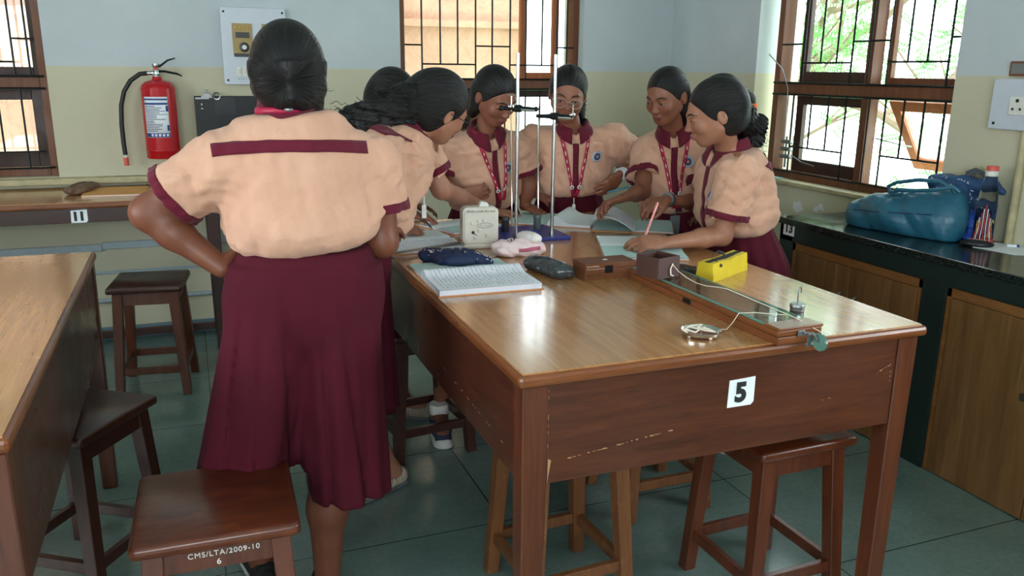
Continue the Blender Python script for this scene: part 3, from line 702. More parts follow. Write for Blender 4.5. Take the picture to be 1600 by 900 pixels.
# ------------------------------------------------------------ smooth body surfaces (distance field -> one continuous mesh)
def V3(*a): return np.array(a, float)
def unit(v): v = np.asarray(v, float); return v/np.linalg.norm(v)
def axis_grid(lo, hi, step, fine):
    """grid lines between lo and hi with spacing step, finer inside the (a, b, s) intervals"""
    out = [lo]
    while out[-1] < hi:
        x = out[-1]; s = step
        for a, b, fs in fine:
            if a-fs <= x <= b: s = min(s, fs)
            elif x < a and x+step > a: s = min(s, max(fs, a-x))
        out.append(x+s)
    return np.array(out)
class Field:
    def __init__(s, lo, hi, step=.007, fine=()):
        s.ax = [axis_grid(lo[i], hi[i], step, [(f[0][i], f[1][i], f[2]) for f in fine]) for i in range(3)]
        s.d = np.full([len(a) for a in s.ax], .5, np.float32)
    def block(s, lo, hi):
        sl = []
        for i in range(3):
            a = max(0, np.searchsorted(s.ax[i], lo[i])-1); b = min(len(s.ax[i]), np.searchsorted(s.ax[i], hi[i])+1); sl.append(slice(a, b))
        if any(x.stop <= x.start for x in sl): return None, None
        X = s.ax[0][sl[0]][:, None, None]; Y = s.ax[1][sl[1]][None, :, None]; Z = s.ax[2][sl[2]][None, None, :]
        return tuple(sl), (X, Y, Z)
    def put(s, lo, hi, fn, k=.02, op='add', m=.02):
        e = k+m; sl, P = s.block(np.asarray(lo)-e, np.asarray(hi)+e)
        if sl is None: return
        n = fn(*P); o = s.d[sl]
        if op == 'add':
            h = np.maximum(k-np.abs(o-n), 0)/k; r = np.minimum(o, n)-h*h*k*.25
        elif op == 'sub':
            n = -n; h = np.maximum(k-np.abs(o-n), 0)/k; r = np.maximum(o, n)+h*h*k*.25
        else:
            h = np.maximum(k-np.abs(o-n), 0)/k; r = np.maximum(o, n)+h*h*k*.25
        s.d[sl] = r
    def cap(s, a, b, ra, rb, k=.02, op='add', sq=None):
        """tapered round limb; sq = (axis, factor): thinner along that axis"""
        a = np.asarray(a, float); b = np.asarray(b, float); ba = b-a; L2 = max(ba@ba, 1e-12); R = max(ra, rb)
        if sq is not None: u = unit(sq[0]); u = unit(u-ba*(u@ba)/L2); fq = 1/sq[1]-1
        def fn(X, Y, Z):
            px, py, pz = X-a[0], Y-a[1], Z-a[2]
            t = np.clip((px*ba[0]+py*ba[1]+pz*ba[2])/L2, 0, 1)
            dx, dy, dz = px-t*ba[0], py-t*ba[1], pz-t*ba[2]
            q = dx*dx+dy*dy+dz*dz
            if sq is not None:
                w = dx*u[0]+dy*u[1]+dz*u[2]; q = q+w*w*(fq*(2+fq))
            return np.sqrt(q)-(ra+(rb-ra)*t)
        s.put(np.minimum(a, b)-R, np.maximum(a, b)+R, fn, k, op)
    def ell(s, c, r, F=None, k=.02, op='add'):
        """ellipsoid with radii r in frame F (rows = axes)"""
        c = np.asarray(c, float); r = np.asarray(r, float); F = np.eye(3) if F is None else F
        ext = np.abs(F.T*1.0) @ r
        def fn(X, Y, Z):
            px, py, pz = X-c[0], Y-c[1], Z-c[2]; q = 0; g = 0
            for i in range(3):
                l = (px*F[i, 0]+py*F[i, 1]+pz*F[i, 2])/r[i]; q = q+l*l; g = g+l*l/(r[i]*r[i])
            k0 = np.sqrt(q)+1e-9; k1 = np.sqrt(g)+1e-9
            return k0*(k0-1)/k1
        s.put(c-ext, c+ext, fn, k, op)
    def plane(s, p, n, lo, hi, k=.008):
        """cut away everything on the +n side within the box lo..hi"""
        n = unit(n); c = float(np.dot(n, p))
        sl, P = s.block(lo, hi)
        if sl is None: return
        v = (P[0]*n[0]+P[1]*n[1]+P[2]*n[2]-c); o = s.d[sl]; h = np.maximum(k-np.abs(o-v), 0)/k
        s.d[sl] = np.maximum(o, v)+h*h*k*.25
    def ripple(s, fn, lo, hi):
        sl, P = s.block(lo, hi)
        if sl is not None:
            o = s.d[sl]; s.d[sl] = np.where(np.abs(o) < .06, o+fn(*P), o)
    def surface(s):
        """surface nets"""
        d = s.d; neg = d < 0; nx, ny, nz = d.shape
        c = np.zeros((nx-1, ny-1, nz-1), np.uint8)
        for i in (0, 1):
            for j in (0, 1):
                for k in (0, 1): c += neg[i:nx-1+i, j:ny-1+j, k:nz-1+k]
        act = np.argwhere((c > 0) & (c < 8)); idx = -np.ones(c.shape, np.int32); idx[tuple(act.T)] = np.arange(len(act))
        acc = np.zeros((len(act), 3)); cnt = np.zeros(len(act))
        A = act; ax = s.ax
        corners = [(i, j, k) for i in (0, 1) for j in (0, 1) for k in (0, 1)]
        val = {q: d[A[:, 0]+q[0], A[:, 1]+q[1], A[:, 2]+q[2]].astype(float) for q in corners}
        for q in corners:
            for a in range(3):
                if q[a]: continue
                r = list(q); r[a] = 1; r = tuple(r); v0, v1 = val[q], val[r]
                m = (v0 < 0) != (v1 < 0); t = np.where(m, v0/np.where(m, v0-v1, 1), 0)
                for e in range(3):
                    x0 = ax[e][A[:, e]+q[e]]; x1 = ax[e][A[:, e]+r[e]]
                    acc[:, e] += np.where(m, x0+(x1-x0)*t, 0)
                cnt += m
        vs = acc/cnt[:, None]; quads = []
        for a in range(3):
            sl0 = [slice(None)]*3; sl1 = [slice(None)]*3; sl0[a] = slice(0, -1); sl1[a] = slice(1, None)
            n0 = neg[tuple(sl0)]; n1 = neg[tuple(sl1)]; e = np.argwhere(n0 != n1); b, c2 = [(1, 2), (2, 0), (0, 1)][a]
            e = e[(e[:, b] > 0) & (e[:, c2] > 0) & (e[:, b] < d.shape[b]-1) & (e[:, c2] < d.shape[c2]-1)]
            fl = n0[tuple(e.T)]
            def g(db, dc): q = e.copy(); q[:, b] -= db; q[:, c2] -= dc; return idx[tuple(q.T)]
            Q = np.stack([g(1, 1), g(0, 1), g(0, 0), g(1, 0)], 1); Q[~fl] = Q[~fl][:, ::-1]; quads.append(Q)
        return vs, np.concatenate(quads)
    def mesh(s, name, mat, parent, smooth_it=0):
        vs, qs = s.surface()
        if smooth_it:
            e = np.concatenate([qs[:, [0, 1]], qs[:, [1, 2]], qs[:, [2, 3]], qs[:, [3, 0]]])
            for _ in range(smooth_it):
                a = np.zeros_like(vs); n = np.zeros(len(vs)); np.add.at(a, e[:, 0], vs[e[:, 1]]); np.add.at(n, e[:, 0], 1); np.add.at(a, e[:, 1], vs[e[:, 0]]); np.add.at(n, e[:, 1], 1)
                vs = vs*.5+.5*a/np.maximum(n, 1)[:, None]
        return np_mesh(name, vs, qs, mat, parent)
def np_mesh(name, vs, qs, mat, parent, smooth=True):
    off = np.array(wloc(parent)) if parent is not None else np.zeros(3)
    me = bpy.data.meshes.new(name); me.vertices.add(len(vs)); me.vertices.foreach_set('co', (np.asarray(vs)-off).ravel().astype(np.float32))
    k = qs.shape[1]; me.loops.add(len(qs)*k); me.loops.foreach_set('vertex_index', qs.ravel().astype(np.int32))
    me.polygons.add(len(qs)); me.polygons.foreach_set('loop_start', (np.arange(len(qs))*k).astype(np.int32))
    try: me.polygons.foreach_set('loop_total', np.full(len(qs), k, np.int32))
    except Exception: pass
    me.update(calc_edges=True); me.validate()
    if smooth: me.polygons.foreach_set('use_smooth', np.ones(len(me.polygons), bool))
    me.materials.append(M[mat]); o = bpy.data.objects.new(name, me); COL.objects.link(o)
    if parent is not None: o.parent = parent
    return o
def bvh_of(o):
    off = wloc(o); me = o.data
    return BVHTree.FromPolygons([v.co+off for v in me.vertices], [tuple(p.vertices) for p in me.polygons])
def grid_mesh(name, P, mat, parent, thick=0., closed=False, smooth=True):
    """P[i][j] world points -> sheet; thick gives it a real thickness"""
    n, m = len(P), len(P[0]); vs = [Vector(p) for R in P for p in R]; fs = []
    for i in range(n-1):
        for j in range(m if closed else m-1): fs.append((i*m+j, i*m+(j+1) % m, (i+1)*m+(j+1) % m, (i+1)*m+j))
    mb = MB(); mb.add(vs, fs); o = mb.build(name, mat, parent, smooth=smooth, angle=60)
    if thick:
        md = o.modifiers.new('thickness', 'SOLIDIFY'); md.thickness = thick; md.offset = 0
    return o
def snap(bvh, p, d, off=.002, fallback=True, back=.25):
    """slide p along direction d (towards the body) onto the surface"""
    p = Vector(p); d = Vector(d).normalized(); h = bvh.ray_cast(p-d*back, d, .36+back)
    if h[0] is not None: return h[0]+h[1].normalized()*off if h[1].dot(d) < 0 else h[0]-d*off
    if fallback:
        h = bvh.find_nearest(p)
        if h[0] is not None: return h[0]+(p-h[0]).normalized()*off
    return p
def push_out(bvh, q, off):
    h = bvh.find_nearest(q)
    if h[0] is not None and (q-h[0]).dot(h[1]) < off and (q-h[0]).length < .05: return h[0]+h[1]*off
    return q
def ribbon(name, bvh, pts, width, side, dirv, mat, parent, off=.0025, n=24, thick=.0015, m=3, back=.25, taper=0):
    """strap lying on a surface: path pts (world), laid down along dirv; side = width direction (or list)"""
    P = [Vector(p) for p in pts]; L = [0]
    for a, b in zip(P, P[1:]): L.append(L[-1]+(b-a).length)
    rows = []
    for i in range(n+1):
        s = L[-1]*i/n; k = max(j for j in range(len(L)-1) if L[j] <= s+1e-9) if L[-1] > 0 else 0
        f = (s-L[k])/max(L[k+1]-L[k], 1e-9); p = P[k].lerp(P[k+1], f); t = (P[k+1]-P[k]).normalized()
        sd = t.cross(Vector(dirv)).normalized() if side is None else Vector(side).normalized()
        row = []
        wd = width*((1-taper)+taper*math.sin(PI*min(1, .18+.82*(i/n) if True else 1))**.7) if taper else width
        for j in range(m):
            q = p+sd*wd*(j/(m-1)-.5)
            row.append(snap(bvh, q, dirv, off, back=back) if bvh else q)
        rows.append(row)
    for _ in range(2):
        for i in range(1, n):
            for j in range(m): rows[i][j] = rows[i][j]*.6+(rows[i-1][j]+rows[i+1][j])*.2
    return grid_mesh(name, rows, mat, parent, thick)
def disc_on(name, bvh, c, ux, uy, r, dirv, mat, parent, off=.002, thick=.001, rin=0., n=20, back=.25):
    ux, uy = Vector(ux).normalized(), Vector(uy).normalized(); c = Vector(c); rows = []
    for k in range(4):
        q = rin+(r-rin)*k/3
        rows.append([snap(bvh, c+ux*q*math.cos(2*PI*j/n)+uy*q*math.sin(2*PI*j/n), dirv, off, back=back) for j in range(n)])
    return grid_mesh(name, rows, mat, parent, thick, closed=True)
def frame_from(fwd, up):
    """rows: right, forward, up"""
    f = unit(fwd); u = np.asarray(up, float); u = unit(u-f*(u@f)); r = np.cross(f, u); return np.array([r, f, u])

def hand(F, wrist, u, n, side, curl=.35, s=1., pose=None, thumb=.6, k=.006, curls=None, spread=1.):
    """five fingered hand: u = pointing direction, n = palm normal (towards what the palm faces), side = +1/-1 thumb side"""
    u = unit(u); n = np.asarray(n, float); n = unit(n-u*(u@n)); t = np.cross(u, n)*side; w = np.asarray(wrist, float)
    F.ell(w+u*.046*s, (.037*s, .050*s, .0145*s), np.array([t, u, n]), .012)
    F.ell(w+u*.072*s-n*.001, (.036*s, .020*s, .0125*s), np.array([t, u, n]), .008)
    F.cap(w+u*.012*s+t*.012*s, w+u*.055*s+t*.026*s, .016*s, .0125*s, .012)
    lens = (.070, .078, .072, .057); offs = (.0285, .0095, -.0095, -.0275); rad = (.0088, .0090, .0085, .0074); tips = []
    for i in range(4):
        b = w+u*(.083-.006*abs(i-1))*s+t*offs[i]*s; d = unit(u+t*offs[i]*2.2*spread)
        c = curl if curls is None else curls[i]; ang = c*.8; p = b; L = lens[i]*s; r = rad[i]*s
        for j, (fr, rr) in enumerate(((.45, 1.), (.31, .93), (.24, .84))):
            ang_ = ang+(j*c*.95); dd = d*math.cos(ang_)+n*math.sin(ang_); q = p+dd*L*fr
            F.cap(p, q, r*rr, r*rr*.93, k if j else .009); p = q
        tips.append(p)
    b = w+u*.020*s+t*.026*s; d1 = unit(u*.75+t*(.75*thumb+.15)+n*.25); p1 = b+d1*.034*s; d2 = unit(u*.9+t*(.35*thumb)+n*(.3+.4*curl)); p2 = p1+d2*.030*s; d3 = unit(u*.95+t*.05*thumb+n*(.35+.5*curl)); p3 = p2+d3*.024*s
    F.cap(b, p1, .0135*s, .0108*s, .010); F.cap(p1, p2, .0104*s, .0096*s, .004); F.cap(p2, p3, .0096*s, .0080*s, .003)
    return tips, p3

def head(F, c, H, s=1., lids=1.):
    """head with face; c = centre of the skull, H rows = right, forward, up"""
    r, f, u = H; P = lambda x, y, z: c+s*(r*x+f*y+u*z); R = np.array([r, f, u])
    F.ell(P(0, -.010, .022), np.array((.073, .092, .088))*s, R, .02)                 # cranium
    F.ell(P(0, .030, -.020), np.array((.0575, .062, .079))*s, R, .03)                 # face
    F.ell(P(0, .052, -.078), np.array((.021, .024, .020))*s, R, .03)                 # chin
    for q in (-1, 1):
        F.cap(P(q*.048, .004, -.046), P(q*.014, .055, -.084), .016*s, .013*s, .03)   # jaw
        F.ell(P(q*.036, .064, -.026), np.array((.022, .018, .020))*s, R, .02)        # cheek
        F.cap(P(q*.012, .089, .018), P(q*.040, .076, .020), .0055*s, .005*s, .014)   # brow
        F.ell(P(q*.031, .094, .0), np.array((.015, .012, .009))*s, R, .014, 'sub')     # eye socket
        F.ell(P(q*.031, .0765, -.001), np.array((.0145, .0125, .0115))*s, R, .004)      # lid over the eye
        F.ell(P(q*.0098, .097, -.034), np.array((.0065, .008, .0058))*s, R, .007)      # nostril wing
        F.ell(P(q*.076, -.012, -.008), np.array((.008, .018, .029))*s, R, .006)       # ear
        F.ell(P(q*.083, -.008, -.004), np.array((.004, .009, .016))*s, R, .004, 'sub')
    F.cap(P(0, .088, .008), P(0, .103, -.027), .0055*s, .0070*s, .012)                 # nose
    F.ell(P(0, .106, -.030), np.array((.0072, .0075, .0066))*s, R, .008)
    F.ell(P(0, .090, -.055), np.array((.021, .011, .0052))*s, R, .007)                 # lips
    F.ell(P(0, .088, -.065), np.array((.018, .011, .0058))*s, R, .006)
    F.ell(P(0, .101, -.0600), np.array((.024, .006, .0016))*s, R, .003, 'sub')
    return P
def face_details(P, root, body_bvh, H, s=1., open_=.0, glasses=None, brow='brow_hair', lip='lip_dark', cen=None):
    r, f, u = [Vector(x) for x in H]; d = -f
    for q in (-1, 1):
        pts = [P(q*.013, .1, .0190), P(q*.024, .1, .0240), P(q*.038, .1, .0245), P(q*.050, .1, .0175)]
        o = ribbon('eyebrow', body_bvh, pts, .0052*s, u, d, brow, root, .0006, 12, .0010, taper=.85)
        if open_ > 0:
            pts = [P(q*.018, .1, -.0015), P(q*.025, .1, .001+.002*open_), P(q*.033, .1, .0015+.002*open_), P(q*.043, .1, -.002)]
            zz = .0085*open_
            rows = []
            for a in np.linspace(.017, .046, 9):
                hgt = max(0, math.sin((a-.017)/.029*PI))**.6*zz
                rows.append([snap(body_bvh, P(q*a, .1, -.004+e*hgt), d, .0009) for e in (0, .5, 1)])
            e = grid_mesh('eye', rows, 'eye_white', root, .0008)
            disc_on('iris', body_bvh, P(q*.031, .1, -.003+zz*.4), r, u, .0046*s*(.6+.4*open_), d, 'iris_dark', root, .0018, .0006, n=12)
        pts = [P(q*.016, .1, -.0035+.0045*open_), P(q*.024, .1, -.004+.0085*open_), P(q*.034, .1, -.0042+.0085*open_), P(q*.0455, .1, -.0035+.0035*open_)]
        ribbon('eyelashes', body_bvh, pts, .0024*s, u, d, 'brow_hair', root, .0014, 10, .0014, taper=.6)
    rows = []
    for a in np.linspace(-.021, .021, 13):
        t = 1-(a/.021)**2; lo = -.0605-.0100*t**.7; hi = -.0595+.0066*t**.6-(.002*math.exp(-(a/.005)**2))
        rows.append([snap(body_bvh, P(a, .12, z), d, .0006) for z in np.linspace(lo, hi, 8)])
    grid_mesh('lips', rows, lip, root, .0006)
    if glasses:
        mt, rr, th = glasses; g = MB()
        for q in (-1, 1):
            c = [P(q*.033+rr*math.cos(a)*1.12, .1005-.006*abs(math.cos(a)), -.006+rr*math.sin(a)*.92) for a in np.linspace(0, 2*PI, 25)]
            g.tube(c, th*s, 6)
            g.tube([P(q*(.033+rr*1.1), .096, .002), P(q*.074, .080, .004), P(q*.079, .03, .004), P(q*.080, -.01, .002)], th*s, 6)
        g.tube([P(-.033+rr*1.05, .100, -.002), P(0, .106, .002), P(.033-rr*1.05, .100, -.002)], th*s, 6)
        go = g.build('glasses', mt, root, smooth=True)
        l = MB()
        for q in (-1, 1):
            l.add([P(q*.033+rr*math.cos(a)*1.08, .1003-.006*abs(math.cos(a)), -.006+rr*math.sin(a)*.88) for a in np.linspace(0, 2*PI, 24, endpoint=False)], [tuple(range(24))])
        l.build('lenses', 'window_glass', go)
def hair_field(c, H, s, lo, hi, step=.0045, hairline=.062, puff=1., low=-.05, fine=()):
    r, f, u = H; P = lambda x, y, z: c+s*(r*x+f*y+u*z); R = np.array([r, f, u])
    F = Field(lo, hi, step, fine)
    g = puff-1
    F.ell(P(0, -.0145-.09*g, .027+.03*g), np.array((.0815+.05*g, .096+.09*g, .091+.07*g))*s, R, .01)
    F.ell(P(0, -.045, -.022), np.array((.071*puff, .060*puff, .072*puff))*s, R, .03)
    # cut the face free: temples, then down in front of the ears
    F.ell(P(0, .100, -.045), np.array((.11, .080, .100))*s, R, .02, 'sub')
    F.ell(P(0, .045, -.072), np.array((.10, .052, .072))*s, R, .02, 'sub')
    for q in (-1, 1): F.ell(P(q*.082, -.008, -.014), np.array((.016, .020, .027))*s, R, .008, 'sub')
    return F, P, R
def strands(name, root, curves, r=.0006, mat='black_hair'):
    mb = MB()
    for c in curves: mb.tube(c, [r*1.2]*(len(c)-1)+[r*.3], 4)
    o = mb.build(name, mat, root, smooth=True); o['kind'] = 'stuff'; return o
def curly(rnd, a, d, L, amp, n=9, g=-.25):
    p = Vector(a); d = Vector(d).normalized(); out = [p.copy()]; ph = rnd.random()*6; ax = d.orthogonal().normalized(); bx = d.cross(ax)
    for i in range(n):
        d = (d+Vector((0, 0, g/n))+Vector((rnd.gauss(0, .12), rnd.gauss(0, .12), rnd.gauss(0, .12)))).normalized()
        p = p+d*L/n; out.append(p+ax*amp*math.sin(ph+i*1.1)+bx*amp*math.cos(ph+i*1.1))
    return out
def wob(seed, amp, freq):
    """soft cloth-fold undulation"""
    rnd = np.random.RandomState(seed); W = [(rnd.normal(size=3)*freq*(1 if i < 3 else 2.1), rnd.uniform(0, 6.28), amp/(1 if i < 3 else 2)) for i in range(6)]
    def fn(X, Y, Z):
        o = 0
        for w, p, a in W: o = o+a*(1-2*np.abs(np.sin(X*w[0]+Y*w[1]+Z*w[2]+p)))*.5
        return o
    return fn

def person(label, loc, S):
    """S: dictionary of world-space joints and options; returns the root"""
    root = empty('person', loc, label, 'person', 'students around the table')
    skin_ = S.get('skin', 'skin_brown'); s = S.get('scale', 1.)
    hc = V3(*S['head']); H = frame_from(S['face'], S['crown'])
    neck0 = V3(*S['neck']); chest = V3(*S['chest']); waist = V3(*S['waist']); hip = V3(*S['hip'])
    up = unit(neck0-waist); T = frame_from(S['front'], up); tr, tf, tu = T
    shL, shR = V3(*S['shL']), V3(*S['shR'])
    arms = S['arms']; legs = S.get('legs', [])
    pts = [hc+.14, hc-.14, neck0, hip-.2, hip+.2, waist+.17, waist-.17, shL, shR]
    for a in arms:
        for k in ('sh', 'el', 'wr'): pts.append(V3(*a[k]))
        pts.append(V3(*a['wr'])+unit(a['u'])*.2); pts.append(V3(*a['wr'])-.06); pts.append(V3(*a['wr'])+.06)
    for l in legs:
        for q in l['pts']: pts.append(V3(*q))
        pts.append(V3(*l['pts'][-1])+unit(l['toe'])*.19)
    pts = np.array(pts); lo, hi = pts.min(0)-.09, pts.max(0)+.09
    if legs: lo[2] = -.01
    fine = [(hc-.115, hc+.115, S.get('hres', .0038))]
    for a in arms:
        if a.get('seen', True):
            q = V3(*a['wr'])+unit(a['u'])*.075; fine.append((q-.095, q+.095, S.get('fres', .0042)))
    F = Field(lo, hi, S.get('step', .009), fine)
    # trunk under the clothes
    F.ell(chest, (.135*s, .092*s, .17*s), T, .03); F.ell(waist, (.115*s, .085*s, .13*s), T, .05)
    F.ell(hip, (.138*s, .092*s, .10*s), frame_from(S['front'], (0, 0, 1)), .06)
    F.cap(shL, shR, .036*s, .036*s, .05)
    F.cap(neck0-tu*.03, hc-H[2]*.055*s-H[1]*.016*s, .046*s, .040*s, .03)
    for a in arms:
        A, E, W = V3(*a['sh']), V3(*a['el']), V3(*a['wr']); th = a.get('th', 1.)*s
        F.cap(A, E, .043*th, .034*th, .02); F.cap(E+(W-E)*.0, E+(W-E)*.35, .034*th, .034*th, .02); F.cap(E+(W-E)*.35, W, .034*th, .0215*th, .02, sq=(a['n'], .86))
        hand(F, W, a['u'], a['n'], a['side'], a.get('curl', .4), a.get('hs', .93), thumb=a.get('thumb', .6), curls=a.get('curls'), spread=a.get('spread', 1.))
    for l in legs:
        Hh, K, A = [V3(*q) for q in l['pts']]; toe = unit(l['toe'])
        F.cap(Hh, K, .078*s, .052*s, .03); F.cap(K, K+(A-K)*.3, .050*s, .053*s, .03); F.cap(K+(A-K)*.3, A, .053*s, .032*s, .03)
        F.cap(A, A+toe*.12-V3(0, 0, A[2]-.035), .036*s, .030*s, .02); F.ell(A+V3(0, 0, .034-A[2])-toe*.02, (.034, .034, .034), None, .02)
    P = head(F, hc, H, s)
    # throat hollow and body mesh
    body = F.mesh('body', skin_, root, 1); bb = bvh_of(body)
    if S.get('face_on', True): face_details(P, root, bb, H, s, S.get('open', 0.), S.get('glasses'), lip=S.get('lip', 'lip_dark'))
    # ---- shirt
    lo2, hi2 = np.minimum(np.minimum(shL, shR), waist)-.2, np.maximum(np.maximum(shL, shR), neck0)+.2
    for a in arms: lo2 = np.minimum(lo2, V3(*a['el'])-.1); hi2 = np.maximum(hi2, V3(*a['el'])+.1)
    lo2[2] = waist[2]-.14; G = Field(lo2, hi2, S.get('cstep', .0065))
    bw = S.get('bw', 1.)
    G.ell(chest, (.158*s*bw, .112*s*bw, .19*s), T, .03); G.ell(chest+tf*.030*s+tu*.01, (.125*s, .088*s, .10*s), T, .05)
    G.ell((chest+waist)/2-tu*.01, (.152*s*bw, .112*s*bw, .15*s), T, .06)
    G.ell(waist+tu*.03+tf*S.get('blouse', .012), (.158*s*bw, .120*s*bw, .075*s), T, .05)
    G.cap(shL-tu*.005, shR-tu*.005, .050*s, .050*s, .07)
    G.cap(neck0-tu*.035, neck0+tu*.005, .070*s, .056*s, .05)
    cuffs = []
    def capd(P, a_, b_, ra, rb):
        ba = b_-a_; L2 = ba@ba; px, py, pz = P[0]-a_[0], P[1]-a_[1], P[2]-a_[2]; t = np.clip((px*ba[0]+py*ba[1]+pz*ba[2])/L2, 0, 1)
        return np.sqrt((px-t*ba[0])**2+(py-t*ba[1])**2+(pz-t*ba[2])**2)-(ra+(rb-ra)*t)
    for a in arms:
        if not a.get('sleeve', True): continue
        A, E = V3(*a['sh']), V3(*a['el']); d = unit(E-A); L = np.linalg.norm(E-A); e = A+d*L*a.get('slen', .64); dd = unit(d+np.asarray(a.get('tilt', (0, 0, 0)), float))
        r0, r1 = a.get('s0', .060)*s, a.get('s1', .074)*s; wv = wob(S.get('seed', 1)+7, .004, 30); wv0 = wv
        def sl(X, Y, Z, A=A, d=d, e=e, dd=dd, r0=r0, r1=r1, wv=wv):
            P = (X, Y, Z); o = capd(P, A+d*.01, e+d*.06, r0, r1)+wv(X, Y, Z); pl = (X-e[0])*dd[0]+(Y-e[1])*dd[1]+(Z-e[2])*dd[2]; i = capd(P, e-d*.012, e+d*.08, r1-.016*s, r1-.008*s)
            return np.maximum(np.maximum(o, pl), -i)
        G.put(np.minimum(A, e)-r1-.02, np.maximum(A, e)+r1+.02, sl, .030)
        cuffs.append((e, dd, a, (A+d*.01, e+d*.06, r0, r1)))
    w1 = wob(S.get('seed', 1), S.get('fold', .0045)*1.25, 16); w2 = wob(S.get('seed', 1)+50, S.get('fold', .0045)*.4, 45); G.ripple(w1, lo2, hi2); G.ripple(w2, lo2, hi2)
    G.plane(waist-tu*.035, -unit(S.get('hemn', tuple(tu))), lo2, hi2, .035)
    # neck opening
    G.cap(neck0-tu*.0+tf*.008, neck0+tu*.08+tf*.012, .050*s, .066*s, .008, 'sub')
    G.plane(neck0+tu*.008, tu, neck0-.14, neck0+.14, .012)
    if S.get('placket', True): G.cap(neck0+tf*.055+tu*.03, neck0+tf*.120-tu*.055, .020*s, .006*s, .01, 'sub'); G.cap(neck0+tf*.10+tu*.03, neck0+tf*.16-tu*.055, .022*s, .008*s, .01, 'sub')
    shirt = G.mesh('shirt', 'shirt_peach', root, 1); sb = bvh_of(shirt)
    # cuffs: the last 19 mm of each sleeve in maroon
    for e, d, a, cp in cuffs:
        K = Field(e-.12, e+.12, .0042); r1 = a.get('s1', .074)*s
        def cf(X, Y, Z, e=e, d=d, cp=cp, r1=r1):
            P = (X, Y, Z); rp = wv0(X, Y, Z)+w1(X, Y, Z)+w2(X, Y, Z); o = capd(P, *cp)+rp; pl = (X-e[0])*d[0]+(Y-e[1])*d[1]+(Z-e[2])*d[2]
            return np.maximum(np.maximum(o-.0035, -(o+.012)), np.maximum(pl-.009, -(pl+.016)))
        K.put(e-.11, e+.11, cf, .002); K.mesh('sleeve_cuff', 'trim_maroon', root, 1)
    # ---- collar: a folded band around the neck, open at the front
    nt = neck0+tu*.012; col = []; cw = S.get('collar', 1.)
    N = 30; gap = .22
    for i in range(N+1):
        a = gap+(2*PI-2*gap)*i/N; ca, sa = math.cos(a), math.sin(a)    # a = 0 at the front
        rad = tf*ca*1.08+tr*sa; fr = max(0, ca)
        inner = nt+rad*(.052*s)+tu*(.010-.018*fr)
        top = nt+rad*(.057*s)+tu*(.034-.030*fr)*cw
        fall = max(0, (abs(PI-a)/PI)-.62)/.38
        out = nt+rad*(.066+.006*fall)*s+tu*(.022-.032*fr)*cw
        tip = nt+rad*(.078+.010*fall)*s+tu*(-.010-.038*fr-.018*fall**2)*cw
        col.append([Vector(inner), Vector(top), Vector(out), Vector(tip)])
    rows = []
    for q in col: 
        row = [q[0], q[1], (q[1]+q[2])/2+Vector(tu)*.004, q[2], q[2].lerp(q[3], .33), q[2].lerp(q[3], .66), q[3]]
        rows.append(row[:2]+[push_out(sb, x, .005) for x in row[2:]])
    grid_mesh('collar', rows, 'trim_maroon', root, .004)
    fb = -Vector(tf)
    if S.get('placket', True):
        pts = [neck0+tf*.2-tu*.045*s, chest+tf*.2, waist+tf*.2-tu*.01]
        pl = ribbon('placket', sb, pts, .026, tr, fb, 'trim_maroon', root, .002, 26, .0012, back=0)
        for k in range(5):
            q = neck0-tu*(.075+.062*k)*s+tf*.2
            if np.dot(q-waist, tu) > .01: disc_on('button', sb, q, tr, tu, .0055, fb, 'maroon_cloth', root, .0042, .0012, n=10, back=0)
    if S.get('stripe', False):
        q0 = chest+tu*S.get('stripe_z', .10)*s; w = S.get('stripe_w', .155)*s; rows = []
        for k in range(5):
            rows.append([snap(sb, q0+tr*x+tu*(.014*(k/4*2-1)+.012*(1-(x/w)**2)+S.get('stripe_tilt', 0)*x)-tf*.2, Vector(tf), .0032) for x in np.linspace(-w, w, 60)])
        for _ in range(3):
            for row in rows:
                for j in range(1, len(row)-1): row[j] = row[j]*.5+(row[j-1]+row[j+1])*.25
        rows = [[push_out(sb, x, .0035) for x in row] for row in rows]
        grid_mesh('back_stripe', rows, 'trim_maroon', root, .002)
    if S.get('badge', False):
        q = chest+tr*S['badge'][0]+tu*S['badge'][1]+tf*.2; d = fb
        b = disc_on('school_badge', sb, q, tr, tu, .0250, d, 'badge_pale', root, .0014, .0008, n=28, back=0)
        disc_on('badge_ring', sb, q, tr, tu, .0245, d, 'badge_blue', b, .0024, .0004, .0234, n=28, back=0)
        for k in range(22):
            an = 2*PI*k/22; c_ = q+(tr*math.cos(an)+tu*math.sin(an))*.0198; ribbon('badge_lettering', sb, [c_, c_+(tr*math.cos(an)+tu*math.sin(an))*.0030], .0022, None, d, 'badge_blue', b, .0026, 1, .0003, back=0) if k % 11 else None
        disc_on('badge_field', sb, q, tr, tu, .0160, d, 'badge_navy', b, .0024, .0004, n=20, back=0)
        disc_on('badge_shield', sb, q, tr*.8, tu*1.1, .0100, d, 'badge_blue', b, .0032, .0004, .0088, n=6, back=0)
        disc_on('badge_emblem', sb, q, tr, tu, .0055, d, 'cover_orange', b, .0036, .0004, n=6, back=0)
